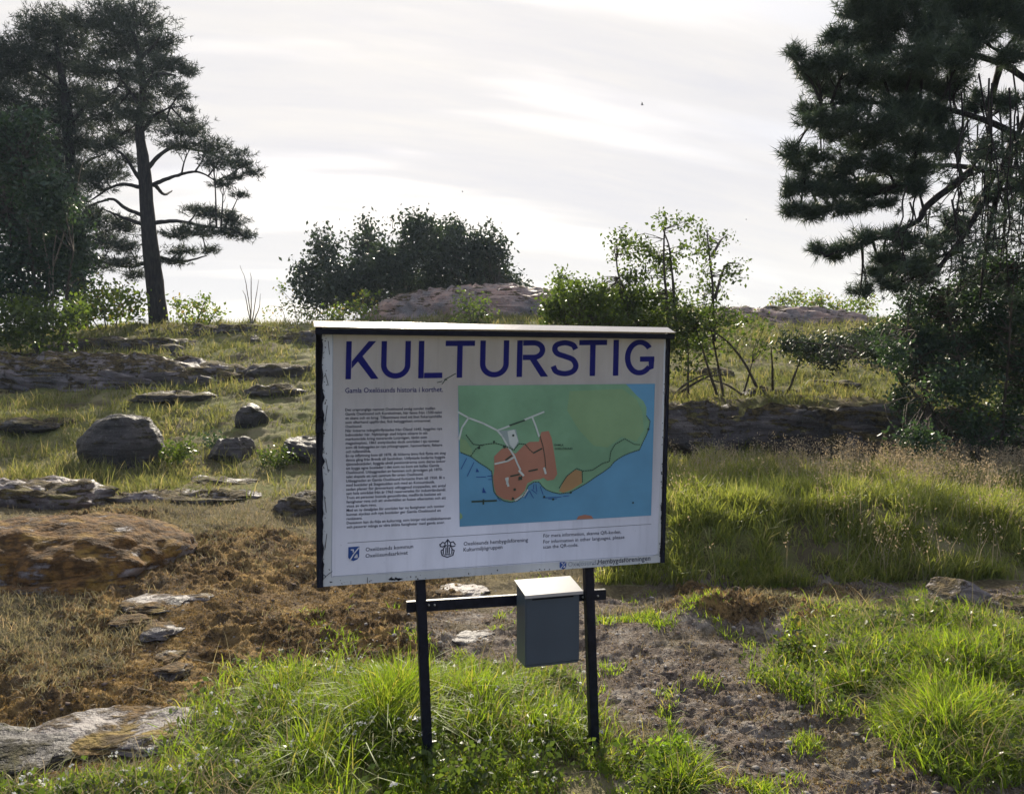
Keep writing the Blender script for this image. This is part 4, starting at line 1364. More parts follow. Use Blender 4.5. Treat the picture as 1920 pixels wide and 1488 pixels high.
def pine(name, Y, trunk, trunk_w, limbs, pads, label, group, seed, L=0.17, nn=9, wid=0.022, dens=1.0, mat=M_NEEDLE, droopers=None, limb_r=0.07, fat=1.1):
    rs = np.random.RandomState(seed)
    k = Y / FOC
    tp = np.array([P(x, y, Y) for x, y in trunk])
    tp[0, 2] = ground_at(tp[0, 0], Y) - 0.15
    R = root(name, (tp[0, 0], Y, tp[0, 2] + 0.15), label, 'tree', group)
    s = Soup()
    line = smooth_line(tp, 26)
    rad = np.interp(np.linspace(0, 1, 26), np.linspace(0, 1, len(trunk_w)), np.array(trunk_w) * k / 2)
    tube(s, line, rad, 12, wob=0.05)
    link('trunk', s.mesh('trunk', True), M_BARK_P, R)
    skel = [line[8:]]
    for lb in limbs:
        pts = [P(x, y, Y) for x, y in lb]
        yo = rs.normal() * 1.0
        n = len(pts)
        for i in range(1, n):
            pts[i] = P(lb[i][0], lb[i][1], Y + yo * i / (n - 1))
        ln = smooth_line(pts, 5 * n)
        ln += np.cumsum(rs.normal(size=ln.shape), 0) * 0.006 * k * 60
        s = Soup()
        tube(s, ln, np.linspace(limb_r, limb_r * 0.28, len(ln)), 7, wob=0.08)
        link('limb', s.mesh('limb', True), M_BARK_P, R)
        skel.append(ln)
    skel = np.concatenate(skel)
    tw, fo = Soup(), Soup()
    for (cx, cy, rx, ry) in pads:
        rx, ry = rx * fat, ry * (fat * 1.18)
        yo = Y + rs.normal() * rx * k * 0.7
        c = P(cx, cy, yo)
        r = np.array([rx * k, rx * k * 0.8, ry * k])
        n = int(dens * (rx * ry) * 0.16) + 10
        # sub-hubs
        hubs, _ = pad_points(c, r * 0.75, max(4, n // 14), rs, 0.4)
        j = np.argmin(((skel - c) ** 2).sum(1) + rs.rand(len(skel)) * 0.1)
        a0 = skel[j]
        midp = a0 * 0.5 + c * 0.5 + rs.normal(size=3) * 0.12 * r.mean()
        stem = smooth_line([a0, midp, c + rs.normal(size=3) * 0.05], 8)
        tube(tw, stem, np.linspace(limb_r * 0.45, limb_r * 0.16, 8), 5)
        for h in hubs:
            b0 = stem[rs.randint(3, 8)]
            m_ = (b0 + h) / 2 + rs.normal(size=3) * 0.12 * np.linalg.norm(h - b0)
            tube(tw, smooth_line([b0, m_, h], 5), np.linspace(limb_r * 0.16, limb_r * 0.06, 5), 4, cap=False)
        per = max(3, n // len(hubs))
        pts = (hubs[:, None, :] + rs.normal(size=(len(hubs), per, 3)) * r * np.array([0.24, 0.24, 0.26]) * (1.0 + 0.3 * rs.rand(len(hubs), 1, 1))).reshape(-1, 3)
        out_ = pts - c
        out_[:, 2] += 0.35 * r[2]
        dirs = out_ / (np.linalg.norm(out_, axis=1)[:, None] + 1e-6) + np.array([0, 0, 0.35]) + rs.normal(size=out_.shape) * 0.35
        dirs /= np.linalg.norm(dirs, axis=1)[:, None]
        needle_tufts(fo, pts, dirs, L, nn, wid, rs)
    if droopers:
        for (x, y0, y1, n_) in droopers:
            yo = Y + rs.normal() * 0.7
            m_ = 7
            xs = x + np.cumsum(rs.normal(size=m_)) * 6
            ys = np.linspace(y0, y1, m_)
            ln = smooth_line([P(a, b, yo) for a, b in zip(xs, ys)], 16)
            tube(tw, ln, np.linspace(0.011, 0.0045, 16), 4, cap=False)
            for q in range(n_):
                i = rs.randint(3, 16)
                e = ln[i] + rs.normal(size=3) * np.array([0.16, 0.16, 0.10]) + np.array([0, 0, -0.10])
                tube(tw, smooth_line([ln[i], (ln[i] + e) / 2 + np.array([0, 0, 0.02]), e], 4), [0.007, 0.006, 0.005, 0.004], 3, cap=False)
                k_ = rs.randint(1, 4)
                pp = e + rs.normal(size=(k_, 3)) * 0.04
                dn = rs.normal(size=(k_, 3)) * 0.6 + np.array([0, 0, 0.3])
                dn /= np.linalg.norm(dn, axis=1)[:, None]
                needle_tufts(fo, pp, dn, L * 0.7, nn, wid, rs)
    link('twigs', tw.mesh('twigs'), M_BARK_P, R, kind='stuff')
    link('crown', fo.mesh('crown'), mat, R, kind='stuff')
    return R


def shrub(name, Y, base, stems, pads, label, group, seed, leaf=0.09, dens=1.0, mat=M_LEAF_MID, bark=M_BARK_D, stem_r=0.025, category='shrub', droop=0.2, depth=0.8, spread=0.24, base_y=None, cl=14, ratio=0.55):
    """stems: polylines in photo pixels; pads: (cx, cy, rx, ry[, density])"""
    rs = np.random.RandomState(seed)
    k = Y / FOC
    b = P(base[0], base[1], Y)
    zb = ground_at(b[0], Y)
    R = root(name, (b[0], Y, zb), label, category, group)
    skel = []
    sm = Soup()
    for st in stems:
        yo = rs.normal() * depth * 0.5
        n = len(st)
        pts = [P(x, y, Y + yo * i / max(1, n - 1)) for i, (x, y) in enumerate(st)]
        if abs(pts[0][2] - zb) < 0.9:
            pts[0] = np.array([pts[0][0], pts[0][1], min(pts[0][2], zb - 0.05)])
        ln = smooth_line(pts, 5 * n)
        ln += np.cumsum(rs.normal(size=ln.shape), 0) * 0.0025 * Y / 12
        s = Soup()
        tube(s, ln, np.linspace(stem_r, stem_r * 0.25, len(ln)), 6, wob=0.06)
        link('stem', s.mesh('stem', True), bark, R)
        skel.append(ln)
    skel = np.concatenate(skel) if skel else np.array([[b[0], Y, zb]])
    tw, fo = Soup(), Soup()
    for pad in pads:
        cx, cy, rx, ry = pad[:4]
        dn = pad[4] if len(pad) > 4 else 1.0
        yo = Y + rs.normal() * depth * 0.5
        c = P(cx, cy, yo)
        r = np.array([rx * k, max(rx, ry) * k * 0.8, ry * k])
        nl = int(dens * dn * rx * ry * 0.42 * (12.0 / Y) ** 0.0)
        nh = max(3, nl // cl)
        hubs, _ = pad_points(c, r * 0.95, nh, rs, 0.42, False)
        hubs[:, 2] = np.maximum(hubs[:, 2], zb + 0.03)
        for h in hubs[::2]:
            j = np.argmin(((skel - h) ** 2).sum(1))
            a0 = skel[j]
            if np.linalg.norm(a0 - h) > 2.2:
                a0 = h + (a0 - h) / np.linalg.norm(a0 - h) * 0.7
            m_ = (a0 + h) / 2 + rs.normal(size=3) * 0.1 * np.linalg.norm(h - a0)
            tube(tw, smooth_line([a0, m_, h], 5), np.linspace(stem_r * 0.3, stem_r * 0.1, 5), 3, cap=False)
        pts = (hubs[:, None, :] + rs.normal(size=(nh, cl, 3)) * (leaf * 1.15)).reshape(-1, 3)
        leaf_quads(fo, pts, leaf, rs, droop, ratio)
    if tw.n:
        link('twigs', tw.mesh('twigs'), bark, R, kind='stuff')
    link('crown', fo.mesh('crown'), mat, R, kind='stuff')
    return R


# left pines
TL = 'pines on the left skyline'
pine('pine_tree', 25.0,
     [(299, 617), (291, 540), (284, 480), (278, 420), (273, 350), (269, 300), (263, 262), (262, 220), (268, 170), (262, 110), (250, 60)],
     [36, 31, 28, 26, 24, 22, 17, 14, 12, 9, 6],
     [[(275, 318), (300, 292), (330, 278), (372, 286), (420, 302), (468, 320)], [(286, 347), (312, 336), (345, 325), (374, 323), (402, 338)], [(288, 346), (308, 364), (322, 357)],
      [(288, 419), (335, 415), (380, 422), (430, 428)], [(268, 352), (235, 345), (205, 355), (165, 380)], [(270, 405), (235, 390), (212, 372), (190, 378), (160, 390)],
      [(270, 421), (225, 405), (190, 390)], [(268, 345), (250, 315), (235, 290), (212, 272)], [(276, 492), (235, 500), (190, 490)], [(288, 480), (340, 490), (385, 480)],
      [(264, 250), (290, 215), (320, 200)], [(264, 200), (240, 170), (220, 140)], [(266, 170), (290, 140), (330, 140)], [(262, 110), (290, 85), (300, 70)]],
     [(205, 25, 62, 20), (258, 40, 50, 22), (160, 40, 45, 18), (225, 62, 60, 16), (300, 80, 34, 20), (250, 92, 60, 18), (325, 125, 36, 14), (352, 138, 24, 10), (200, 100, 55, 14), (285, 125, 48, 18),
      (180, 135, 50, 16), (240, 145, 55, 16), (300, 160, 45, 12), (210, 180, 60, 16), (270, 185, 40, 12), (335, 178, 30, 8), (345, 204, 20, 6), (200, 220, 50, 16), (250, 215, 40, 14),
      (300, 218, 45, 13), (345, 226, 38, 12), (365, 248, 26, 10), (330, 248, 40, 9), (230, 250, 45, 16), (385, 272, 36, 10), (420, 288, 38, 10), (455, 308, 34, 9), (482, 322, 20, 7), (350, 275, 40, 8), (400, 305, 40, 9), (440, 332, 22, 7, ),
      (420, 345, 28, 6), (445, 365, 18, 5), (370, 392, 34, 7), (400, 402, 38, 10), (440, 412, 28, 10), (460, 440, 22, 10), (420, 436, 38, 10), (370, 436, 40, 9), (330, 440, 30, 9), (345, 470, 34, 8), (385, 470, 22, 6),
      (320, 490, 28, 6), (225, 425, 40, 16), (200, 450, 40, 18), (235, 460, 34, 12), (215, 490, 44, 12), (250, 515, 24, 8), (205, 275, 40, 14), (200, 320, 40, 16), (185, 345, 36, 16), (235, 300, 22, 10), (180, 420, 30, 16)],
     'tall dark pine with a bare trunk and a long branch reaching right', TL, 101, dens=1.4, fat=1.08, L=0.16, nn=10)
pine('pine_tree', 26.5,
     [(150, 617), (142, 540), (138, 470), (135, 400), (128, 320), (130, 240), (120, 170), (110, 110), (100, 60)],
     [36, 33, 30, 28, 24, 20, 15, 10, 6],
     [[(135, 400), (100, 380), (60, 370), (20, 365)], [(130, 320), (95, 290), (50, 275)], [(130, 330), (170, 300), (200, 290)], [(128, 240), (80, 215), (30, 200)], [(125, 240), (160, 200), (180, 170)], [(118, 170), (80, 140), (30, 120)], [(138, 460), (180, 440), (210, 430)]],
     [(110, 45, 50, 20), (75, 65, 45, 18), (40, 90, 45, 18), (5, 105, 45, 20), (130, 80, 50, 18), (90, 110, 55, 18), (30, 130, 50, 16), (-30, 150, 50, 22), (140, 125, 40, 18), (60, 160, 60, 18), (120, 175, 55, 18), (10, 185, 50, 18), (165, 190, 40, 16), (70, 215, 60, 20), (130, 225, 45, 20), (15, 235, 50, 20),
      (90, 265, 60, 22), (150, 265, 40, 20), (30, 285, 55, 22), (120, 305, 50, 22), (60, 330, 60, 22), (150, 330, 34, 20), (-10, 340, 50, 22), (110, 370, 50, 22), (40, 390, 60, 22), (130, 420, 40, 20), (70, 440, 55, 22), (170, 400, 24, 14), (150, 470, 26, 16), (180, 500, 30, 14), (100, 490, 40, 20)],
     'massive dark pine at the left edge behind the leafy tree', TL, 102, dens=1.4, fat=1.22, L=0.17, nn=10)
pine('pine_tree', 30,
     [(-60, 600), (-60, 400), (-50, 250), (-40, 100)], [30, 26, 20, 8], [[(-55, 300), (-20, 270)]],
     [(-30, 200, 60, 30), (-40, 270, 60, 30), (-20, 340, 50, 26), (-60, 140, 50, 26)],
     'pine cut off by the left edge of the photo', TL, 103, dens=1.0)

# leafy trees at the left edge
LG = 'broadleaf trees and shrubs on the left'
shrub('leafy_tree', 20.0, (60, 640), [[(70, 645), (66, 560), (60, 480), (48, 380), (40, 300)], [(75, 640), (90, 540), (110, 440), (118, 340)], [(68, 600), (50, 540), (25, 470), (15, 400)], [(110, 640), (125, 560), (140, 470)]],
      [(40, 300, 60, 60), (0, 260, 40, 50), (90, 370, 60, 60), (20, 400, 60, 60), (130, 440, 40, 50), (70, 470, 70, 50), (0, 500, 50, 50), (120, 520, 50, 30), (50, 550, 70, 35), (150, 480, 25, 25), (5, 330, 40, 50), (60, 230, 30, 26)],
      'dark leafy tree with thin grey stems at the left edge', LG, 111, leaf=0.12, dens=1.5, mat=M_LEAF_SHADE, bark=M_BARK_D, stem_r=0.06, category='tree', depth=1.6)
shrub('bare_sapling', 19.6, (100, 620), [[(100, 620), (92, 520), (60, 400), (48, 300), (52, 230)], [(100, 600), (100, 480), (118, 380), (122, 290)], [(95, 520), (80, 430), (75, 330), (60, 260)], [(100, 500), (130, 400), (150, 320), (165, 280)]],
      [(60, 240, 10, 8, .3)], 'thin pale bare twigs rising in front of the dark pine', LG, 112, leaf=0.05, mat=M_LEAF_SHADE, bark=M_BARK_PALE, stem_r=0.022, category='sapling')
shrub('leafy_shrub', 18.6, (40, 640), [[(40, 650), (30, 600), (20, 570)], [(60, 650), (90, 600), (100, 570)], [(100, 640), (130, 600), (150, 580)]],
      [(20, 590, 50, 30), (80, 600, 50, 28), (130, 590, 30, 24), (30, 630, 60, 18), (100, 632, 50, 14), (-20, 620, 40, 30), (70, 555, 30, 16, .6)],
      'low leafy shrub with yellow green leaves at the left edge of the slope', LG, 113, leaf=0.12, dens=0.9, mat=M_LEAF_MID, stem_r=0.02)
shrub('leafy_shrub', 23.0, (200, 600), [[(200, 605), (190, 570), (170, 545)], [(215, 605), (225, 570), (240, 545)], [(190, 605), (160, 580), (150, 560)]],
      [(170, 560, 30, 20), (205, 550, 34, 18), (240, 560, 30, 20), (190, 585, 50, 16), (235, 590, 40, 12), (150, 590, 26, 16), (170, 530, 10, 8, .5)],
      'sunlit yellow green shrub left of the pine foot', LG, 114, leaf=0.13, dens=1.1, mat=M_LEAF_LIGHT, stem_r=0.02)
shrub('leafy_shrub', 24.2, (365, 605), [[(350, 610), (345, 585), (330, 560)], [(370, 610), (375, 585), (385, 560)], [(390, 610), (400, 590), (412, 572)]],
      [(335, 575, 22, 16), (370, 572, 22, 14), (400, 585, 20, 14), (350, 598, 40, 10), (385, 600, 30, 8), (388, 560, 12, 6)],
      'sunlit yellow green shrub right of the pine foot', LG, 115, leaf=0.12, dens=0.9, mat=M_LEAF_LIGHT, stem_r=0.02)
shrub('bare_sapling', 24.0, (470, 608), [[(472, 612), (468, 570), (462, 530), (450, 498)], [(472, 600), (478, 560), (483, 525)], [(470, 580), (460, 560), (455, 545)], [(473, 595), (485, 575), (488, 550)], [(470, 560), (473, 530), (470, 510)]],
      [(470, 600, 10, 5, .4)], 'leafless grey sapling alone on the skyline between pine and bushes', LG, 116, leaf=0.05, mat=M_LEAF_LIGHT, bark=M_BARK_PALE, stem_r=0.020, category='sapling')

# centre skyline
CG = 'bushes on the skyline behind the sign'
shrub('round_bush', 31.0, (770, 600), [[(770, 610), (760, 540), (740, 470)], [(790, 610), (810, 530), (830, 450)], [(760, 610), (700, 540), (690, 450)], [(800, 610), (870, 540), (900, 470)], [(730, 610), (650, 560), (610, 500), (598, 450)], [(820, 610), (900, 560), (960, 530)]],
      [(840, 445, 42, 34), (780, 430, 36, 26), (800, 470, 60, 40), (870, 470, 50, 36), (910, 460, 34, 30), (740, 490, 50, 40), (690, 470, 34, 44), (685, 425, 14, 18, .7), (700, 520, 60, 40), (850, 520, 80, 40), (920, 520, 50, 26), (965, 535, 24, 12, .7), (610, 470, 26, 34, .8), (600, 450, 16, 16, .6), (590, 510, 34, 34), (640, 530, 50, 40), (570, 530, 18, 26, .7), (780, 540, 90, 36), (930, 480, 24, 26), (680, 560, 60, 24), (600, 560, 40, 24), (975, 542, 22, 12), (940, 520, 34, 18)],
      'big dark rounded bush on the skyline behind the left half of the sign', CG, 121, leaf=0.16, dens=2.3, mat=M_LEAF_DARK, stem_r=0.07, category='bush', depth=2.2)
shrub('leafy_shrub', 28.0, (550, 600), [[(560, 605), (550, 570), (520, 535)], [(540, 605), (530, 580), (505, 570)], [(570, 605), (590, 580), (600, 560)]],
      [(530, 570, 26, 14, .6), (560, 585, 34, 12), (510, 585, 18, 8, .6), (530, 540, 16, 6, .5), (590, 590, 30, 12)],
      'thin pale shrub at the left foot of the big round bush', CG, 122, leaf=0.11, dens=0.7, mat=M_LEAF_LIGHT, stem_r=0.016)
shrub('leafy_shrub', 24.0, (655, 600), [[(640, 605), (650, 580), (690, 545)], [(660, 605), (675, 575), (700, 550)], [(620, 605), (600, 590), (600, 570)]],
      [(690, 552, 22, 10), (660, 575, 34, 14), (620, 588, 34, 12), (690, 580, 24, 14), (650, 598, 50, 8)],
      'bright green shrub just above the left end of the sign roof', CG, 123, leaf=0.105, dens=1.0, mat=M_LEAF_LIGHT, stem_r=0.016)
shrub('leafy_shrub', 22.5, (885, 600), [[(885, 610), (880, 585), (870, 560)], [(890, 610), (900, 585), (910, 565)]],
      [(880, 575, 26, 18), (900, 590, 28, 14), (868, 552, 12, 8, .7), (905, 566, 14, 10, .8), (865, 597, 22, 12)],
      'small green bush standing alone in front of the pink rock dome', CG, 124, leaf=0.10, dens=1.1, mat=M_LEAF_MID, stem_r=0.016)
shrub('leafy_shrub', 27.0, (1500, 585), [[(1480, 590), (1475, 570), (1460, 555)], [(1520, 590), (1530, 570), (1540, 550)], [(1560, 590), (1570, 575), (1590, 560)]],
      [(1450, 570, 22, 10, .8), (1490, 560, 30, 12), (1530, 568, 30, 14), (1575, 575, 34, 14), (1500, 580, 60, 8), (1620, 575, 30, 14), (1540, 550, 12, 6, .6)],
      'row of pale green low shrubs on the far right skyline', CG, 125, leaf=0.11, dens=1.7, mat=M_LEAF_LIGHT, stem_r=0.016)

# tall open shrub right of the sign
RG = 'bushes on the right slope'
shrub('tall_shrub', 13.0, (1340, 770),
      [[(1365, 775), (1350, 700), (1335, 620), (1320, 560)], [(1355, 772), (1330, 690), (1310, 620)], [(1440, 772), (1400, 690), (1360, 640), (1300, 600)], [(1250, 755), (1290, 715), (1350, 690)], [(1250, 735), (1320, 708), (1360, 700)],
       [(1420, 765), (1370, 725), (1320, 710)], [(1380, 768), (1430, 745), (1480, 730), (1500, 745)], [(1385, 765), (1400, 720), (1412, 680)], [(1450, 765), (1448, 700), (1446, 650)], [(1470, 740), (1490, 700), (1500, 670)],
       [(1340, 640), (1338, 540), (1330, 470), (1328, 430)], [(1270, 620), (1262, 520), (1256, 460), (1240, 415)], [(1255, 620), (1250, 560), (1245, 500), (1245, 440), (1250, 410)], [(1200, 620), (1160, 520), (1155, 450)], [(1180, 620), (1175, 560), (1165, 520)], [(1335, 480), (1350, 450), (1362, 440)], [(1340, 560), (1360, 500), (1385, 495)], [(1060, 620), (1055, 560), (1050, 520)], [(1290, 772), (1292, 700), (1290, 640)], [(1180, 760), (1185, 680), (1180, 620)], [(1120, 740), (1110, 660), (1100, 600)]],
      [(1245, 410, 16, 10, .7), (1265, 420, 14, 10, .5), (1295, 415, 22, 10, .5), (1320, 440, 24, 14, .5), (1360, 440, 14, 10, .5), (1170, 450, 26, 18, .55), (1200, 465, 24, 26, .5), (1220, 480, 24, 30, .5), (1165, 480, 20, 14, .5), (1290, 470, 24, 20, .35),
       (1330, 470, 26, 22, .4), (1385, 495, 18, 8, .5), (1370, 515, 24, 14, .45), (1320, 510, 26, 14, .4), (1250, 500, 30, 30, .45), (1190, 520, 40, 20, .6), (1055, 525, 28, 16, .6), (1340, 540, 36, 16, .5),
       (1100, 550, 60, 24, 1.3), (1180, 560, 60, 28, 1.4), (1150, 580, 80, 34, 1.3), (1250, 560, 50, 26, .8), (1060, 570, 46, 30, 1), (1040, 590, 34, 26, 1), (1120, 595, 70, 30, 1.2), (1210, 600, 70, 30, 1.2), (1290, 600, 50, 30, 1), (1350, 590, 50, 22, .6), (1300, 640, 50, 24, .7), (1250, 640, 60, 24, .8), (1370, 640, 30, 20, .3), (1430, 650, 20, 20, .35), (1280, 690, 30, 20, .3), (1390, 600, 30, 16, .4), (1330, 680, 24, 14, .25), (1440, 610, 24, 14, .3)],
      'tall open shrub with crossing dark stems right behind the sign', RG, 131, leaf=0.064, dens=1.7, mat=M_LEAF_MID, stem_r=0.027, depth=1.0, cl=11, ratio=0.6)
# dark low conifer bough reaching left
shrub('dark_bush', 12.4, (1700, 700), [[(1760, 720), (1680, 670), (1580, 650), (1480, 640)], [(1740, 700), (1640, 660), (1560, 680)], [(1720, 690), (1640, 640), (1600, 620)]],
      [(1480, 645, 24, 12, 1), (1520, 655, 40, 16, 1.2), (1570, 650, 44, 20, 1.2), (1620, 645, 40, 22, 1.2), (1660, 655, 40, 24, 1.2), (1560, 675, 30, 12, .8), (1690, 640, 40, 30, 1.2)],
      'low dark bush stretching left across the sunlit meadow', RG, 132, leaf=0.07, dens=3.2, mat=M_LEAF_DARK, stem_r=0.025, category='bush', cl=18, ratio=0.4)
shrub('dark_bush', 10.4, (1860, 900), [[(1870, 950), (1880, 800), (1890, 650), (1900, 500)], [(1850, 940), (1820, 780), (1790, 640), (1770, 560)], [(1840, 940), (1760, 800), (1720, 700), (1700, 620)], [(1900, 950), (1930, 780), (1950, 600)], [(1830, 930), (1750, 850), (1700, 790), (1660, 740)]],
      [(1870, 510, 70, 40), (1920, 560, 60, 60), (1820, 560, 60, 44), (1760, 580, 60, 40, .9), (1710, 560, 34, 24, .6), (1870, 620, 70, 50), (1790, 640, 70, 40), (1720, 630, 44, 36, .8), (1850, 690, 60, 34, 1), (1930, 680, 50, 50), (1760, 700, 50, 30, .8), (1700, 690, 30, 26, .6), (1690, 750, 34, 30, .7), (1740, 770, 34, 24, .5), (1900, 790, 40, 34, .5), (1720, 820, 44, 24, .8), (1690, 600, 26, 22, .6), (1880, 850, 60, 40, 1.1), (1740, 650, 60, 40, .9), (1800, 720, 60, 36, .8), (1900, 740, 50, 40, .9), (1820, 800, 40, 30, .7), (1670, 660, 34, 24, .8), (1650, 620, 30, 20, .6)],
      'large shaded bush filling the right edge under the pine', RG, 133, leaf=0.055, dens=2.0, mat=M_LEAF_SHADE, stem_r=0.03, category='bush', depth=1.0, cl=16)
shrub('leafy_shrub', 11.0, (1760, 880), [[(1740, 900), (1750, 850), (1770, 800)], [(1770, 900), (1790, 850), (1800, 800)], [(1720, 900), (1710, 850), (1700, 820)]],
      [(1770, 800, 44, 26, .7), (1800, 760, 40, 22, .4), (1760, 850, 50, 26, .8), (1720, 860, 30, 22, .8), (1850, 760, 40, 16, .5), (1790, 880, 40, 20, .7)],
      'lighter leafy shrub growing at the foot of the shaded bush', RG, 134, leaf=0.055, dens=1.1, mat=M_LEAF_MID, stem_r=0.014)

# small leafy plants
for (bx, by, w_, h_, sd_, mt, lf, lab) in (
        (335, 868, 34, 24, 151, M_LEAF_MID, 0.05, 'leafy green plant between the round boulder and the overgrown boulder'),
        (520, 872, 44, 18, 152, M_LEAF_MID, 0.045, 'low green plant in front of the boulder at the left edge of the sign'),
        (400, 840, 26, 14, 153, M_LEAF_SHADE, 0.05, 'dark herb growing over the low overgrown boulder'),
        (1492, 1235, 24, 26, 154, M_LEAF_LIGHT, 0.028, 'small leafy plant at the left tip of the right hand grass patch'),
        (1260, 1450, 34, 34, 155, M_GRASS_LEAF, 0.026, 'bright leafy weed just right of the right post'),
        (1540, 1180, 50, 22, 156, M_REDDISH, 0.022, 'reddish dry plant at the foot of the grassy bank')):
    q_ = at_ground(bx, by)
    shrub('leafy_plant', q_[1], (bx, by), [[(bx - 3, by), (bx - w_ * .3, by - h_ * .7), (bx - w_ * .6, by - h_ * 1.3)], [(bx, by), (bx + 2, by - h_), (bx + 4, by - h_ * 1.7)], [(bx + 3, by), (bx + w_ * .4, by - h_ * .7), (bx + w_ * .7, by - h_ * 1.2)]],
          [(bx, by - h_ * 0.8, w_, h_ * .8, 1.4), (bx - w_ * .5, by - h_, w_ * .4, h_ * .6, 1.2), (bx + w_ * .4, by - h_ * 1.1, w_ * .4, h_ * .6, 1.2)],
          lab, 'small leafy plants', sd_, leaf=lf, dens=1.0, mat=mt, stem_r=0.004, category='plant', depth=0.1, cl=9)
q_ = at_ground(1370, 1325)
lm_ = make_mesh('fallen_leaf', np.array([[-0.02, 0, 0.012], [-0.008, -0.012, 0.02], [0.012, -0.010, 0.018], [0.024, 0, 0.026], [0.010, 0.012, 0.014], [-0.008, 0.012, 0.010], [0.0, 0, 0.008]]) + q_, np.array([[0, 1, 6], [1, 2, 6], [2, 3, 6], [3, 4, 6], [4, 5, 6], [5, 0, 6]]))
single('fallen_leaf', lm_, M_YELLOW, q_, 'small yellow leaf lying alone on the bare soil right of the sign', 'leaf')

# near pine at right
dro = [(1790 + i * 6.2 + (i * 37 % 11), 120 + (i * 53 % 150), 430 + (i * 71 % 120), 13) for i in range(24)]
dro += [(1700 + i * 14, 350 + (i * 29 % 50), 520 + (i * 31 % 60), 11) for i in range(8)]
pine('pine_tree', 9.6,
     [(2010, 960), (2000, 800), (1995, 600), (1990, 400), (1980, 200), (1975, 0), (1970, -160)],
     [70, 64, 60, 56, 50, 44, 36],
     [[(1990, 330), (1900, 250), (1800, 210), (1700, 190), (1600, 190), (1540, 190)], [(1990, 200), (1880, 120), (1760, 90), (1640, 90), (1530, 115)], [(1980, 60), (1860, 0), (1740, -10), (1620, 10)], [(1992, 400), (1880, 330), (1760, 310), (1640, 330), (1520, 350)],
      [(1820, 320), (1740, 385), (1720, 415), (1660, 440), (1600, 460), (1545, 480)], [(1720, 330), (1620, 370), (1500, 395)], [(1860, 330), (1820, 420), (1760, 500), (1720, 540)], [(1900, 260), (1870, 360), (1850, 470), (1840, 560)], [(1880, 100), (1855, 220), (1860, 340)], [(1990, 120), (1930, 200), (1890, 330), (1880, 480)]],
     [(1620, 0, 44, 26), (1690, 0, 60, 34), (1780, 10, 70, 40), (1870, 20, 60, 40), (1600, 25, 26, 16), (1655, 45, 50, 26), (1740, 60, 60, 30), (1830, 70, 50, 24), (1590, 75, 40, 16), (1560, 70, 20, 8), (1640, 95, 50, 22), (1720, 110, 60, 26), (1800, 110, 44, 24), (1495, 106, 24, 11), (1530, 118, 34, 15), (1580, 120, 40, 18),
      (1530, 145, 30, 13), (1620, 145, 50, 22), (1700, 160, 60, 26), (1775, 165, 44, 26), (1560, 165, 40, 16), (1610, 190, 44, 18), (1680, 205, 54, 22), (1750, 220, 44, 26), (1520, 205, 24, 14), (1540, 225, 34, 15), (1590, 230, 40, 16), (1650, 245, 54, 18), (1720, 265, 50, 24), (1560, 258, 26, 9), (1620, 270, 50, 14),
      (1490, 285, 26, 9), (1480, 300, 16, 9), (1535, 290, 32, 13), (1580, 305, 40, 15), (1640, 305, 50, 20), (1710, 315, 44, 22), (1510, 318, 24, 10), (1560, 330, 40, 14), (1500, 350, 30, 13), (1475, 362, 16, 11), (1545, 358, 34, 15), (1600, 355, 40, 13), (1660, 350, 44, 14), (1720, 355, 34, 12), (1480, 395, 22, 13), (1520, 400, 34, 13), (1570, 390, 40, 12), (1620, 385, 34, 9), (1660, 380, 34, 7),
      (1535, 470, 15, 10), (1560, 478, 22, 11), (1590, 462, 30, 11), (1630, 450, 30, 12), (1670, 440, 26, 9), (1690, 455, 34, 16), (1660, 480, 34, 16), (1700, 495, 36, 18), (1650, 510, 30, 12), (1730, 510, 34, 22), (1620, 545, 22, 10), (1680, 535, 34, 12), (1780, 430, 30, 12), (1760, 460, 24, 12), (1890, 190, 34, 14), (1915, 270, 30, 12), (1895, 110, 34, 16), (1920, 60, 30, 26), (1915, 355, 24, 9), (1800, 420, 26, 12), (1840, 380, 24, 10), (1850, 280, 22, 14), (1830, 200, 24, 18), (1780, 270, 30, 22)],
     'near pine with drooping twigs hanging over the right side', 'pines by the slope', 141, dens=0.85, fat=0.93, L=0.11, nn=22, wid=0.0095, mat=M_NEEDLE2, droopers=dro, limb_r=0.045)

# ------------------------------------------------------------------ grass and ground litter
M_GRASS = leaf_mat('lush_grass', (0.15, 0.24, 0.028), (0.29, 0.37, 0.055), (0.40, 0.35, 0.14), 0.55, 0.5, 0.22, (1.5, 1.5, 0.6))
M_GRASS2 = leaf_mat('bank_grass', (0.17, 0.21, 0.055), (0.31, 0.32, 0.11), (0.44, 0.38, 0.25), 0.5, 0.45, 0.3, (1.5, 1.5, 0.7))
M_MEADOW = leaf_mat('meadow_grass', (0.12, 0.145, 0.050), (0.24, 0.235, 0.10), (0.37, 0.31, 0.19), 0.45, 0.6, 0.2, (1.4, 1.35, 0.8))
M_DRY = leaf_mat('dry_grass', (0.15, 0.15, 0.09), (0.31, 0.275, 0.18), (0.42, 0.33, 0.22), 0.4, 0.7, 0.15, (1.3, 1.2, 0.9))
M_SEED = leaf_mat('seed_heads', (0.34, 0.30, 0.21), (0.46, 0.41, 0.30), None, 0.4, 0.7, 0.15, (1.3, 1.1, 0.9))
M_MOSSF = leaf_mat('moss_fibres', (0.115, 0.082, 0.036), (0.29, 0.215, 0.10), (0.40, 0.35, 0.25), 0.35, 0.8, 0.1, (1.3, 1.1, 0.7))
M_FLOWER = leaf_mat('white_flowers', (0.6, 0.6, 0.58), (0.75, 0.75, 0.7), None, 0.3, 0.6, 0.2, (1, 1, 1))

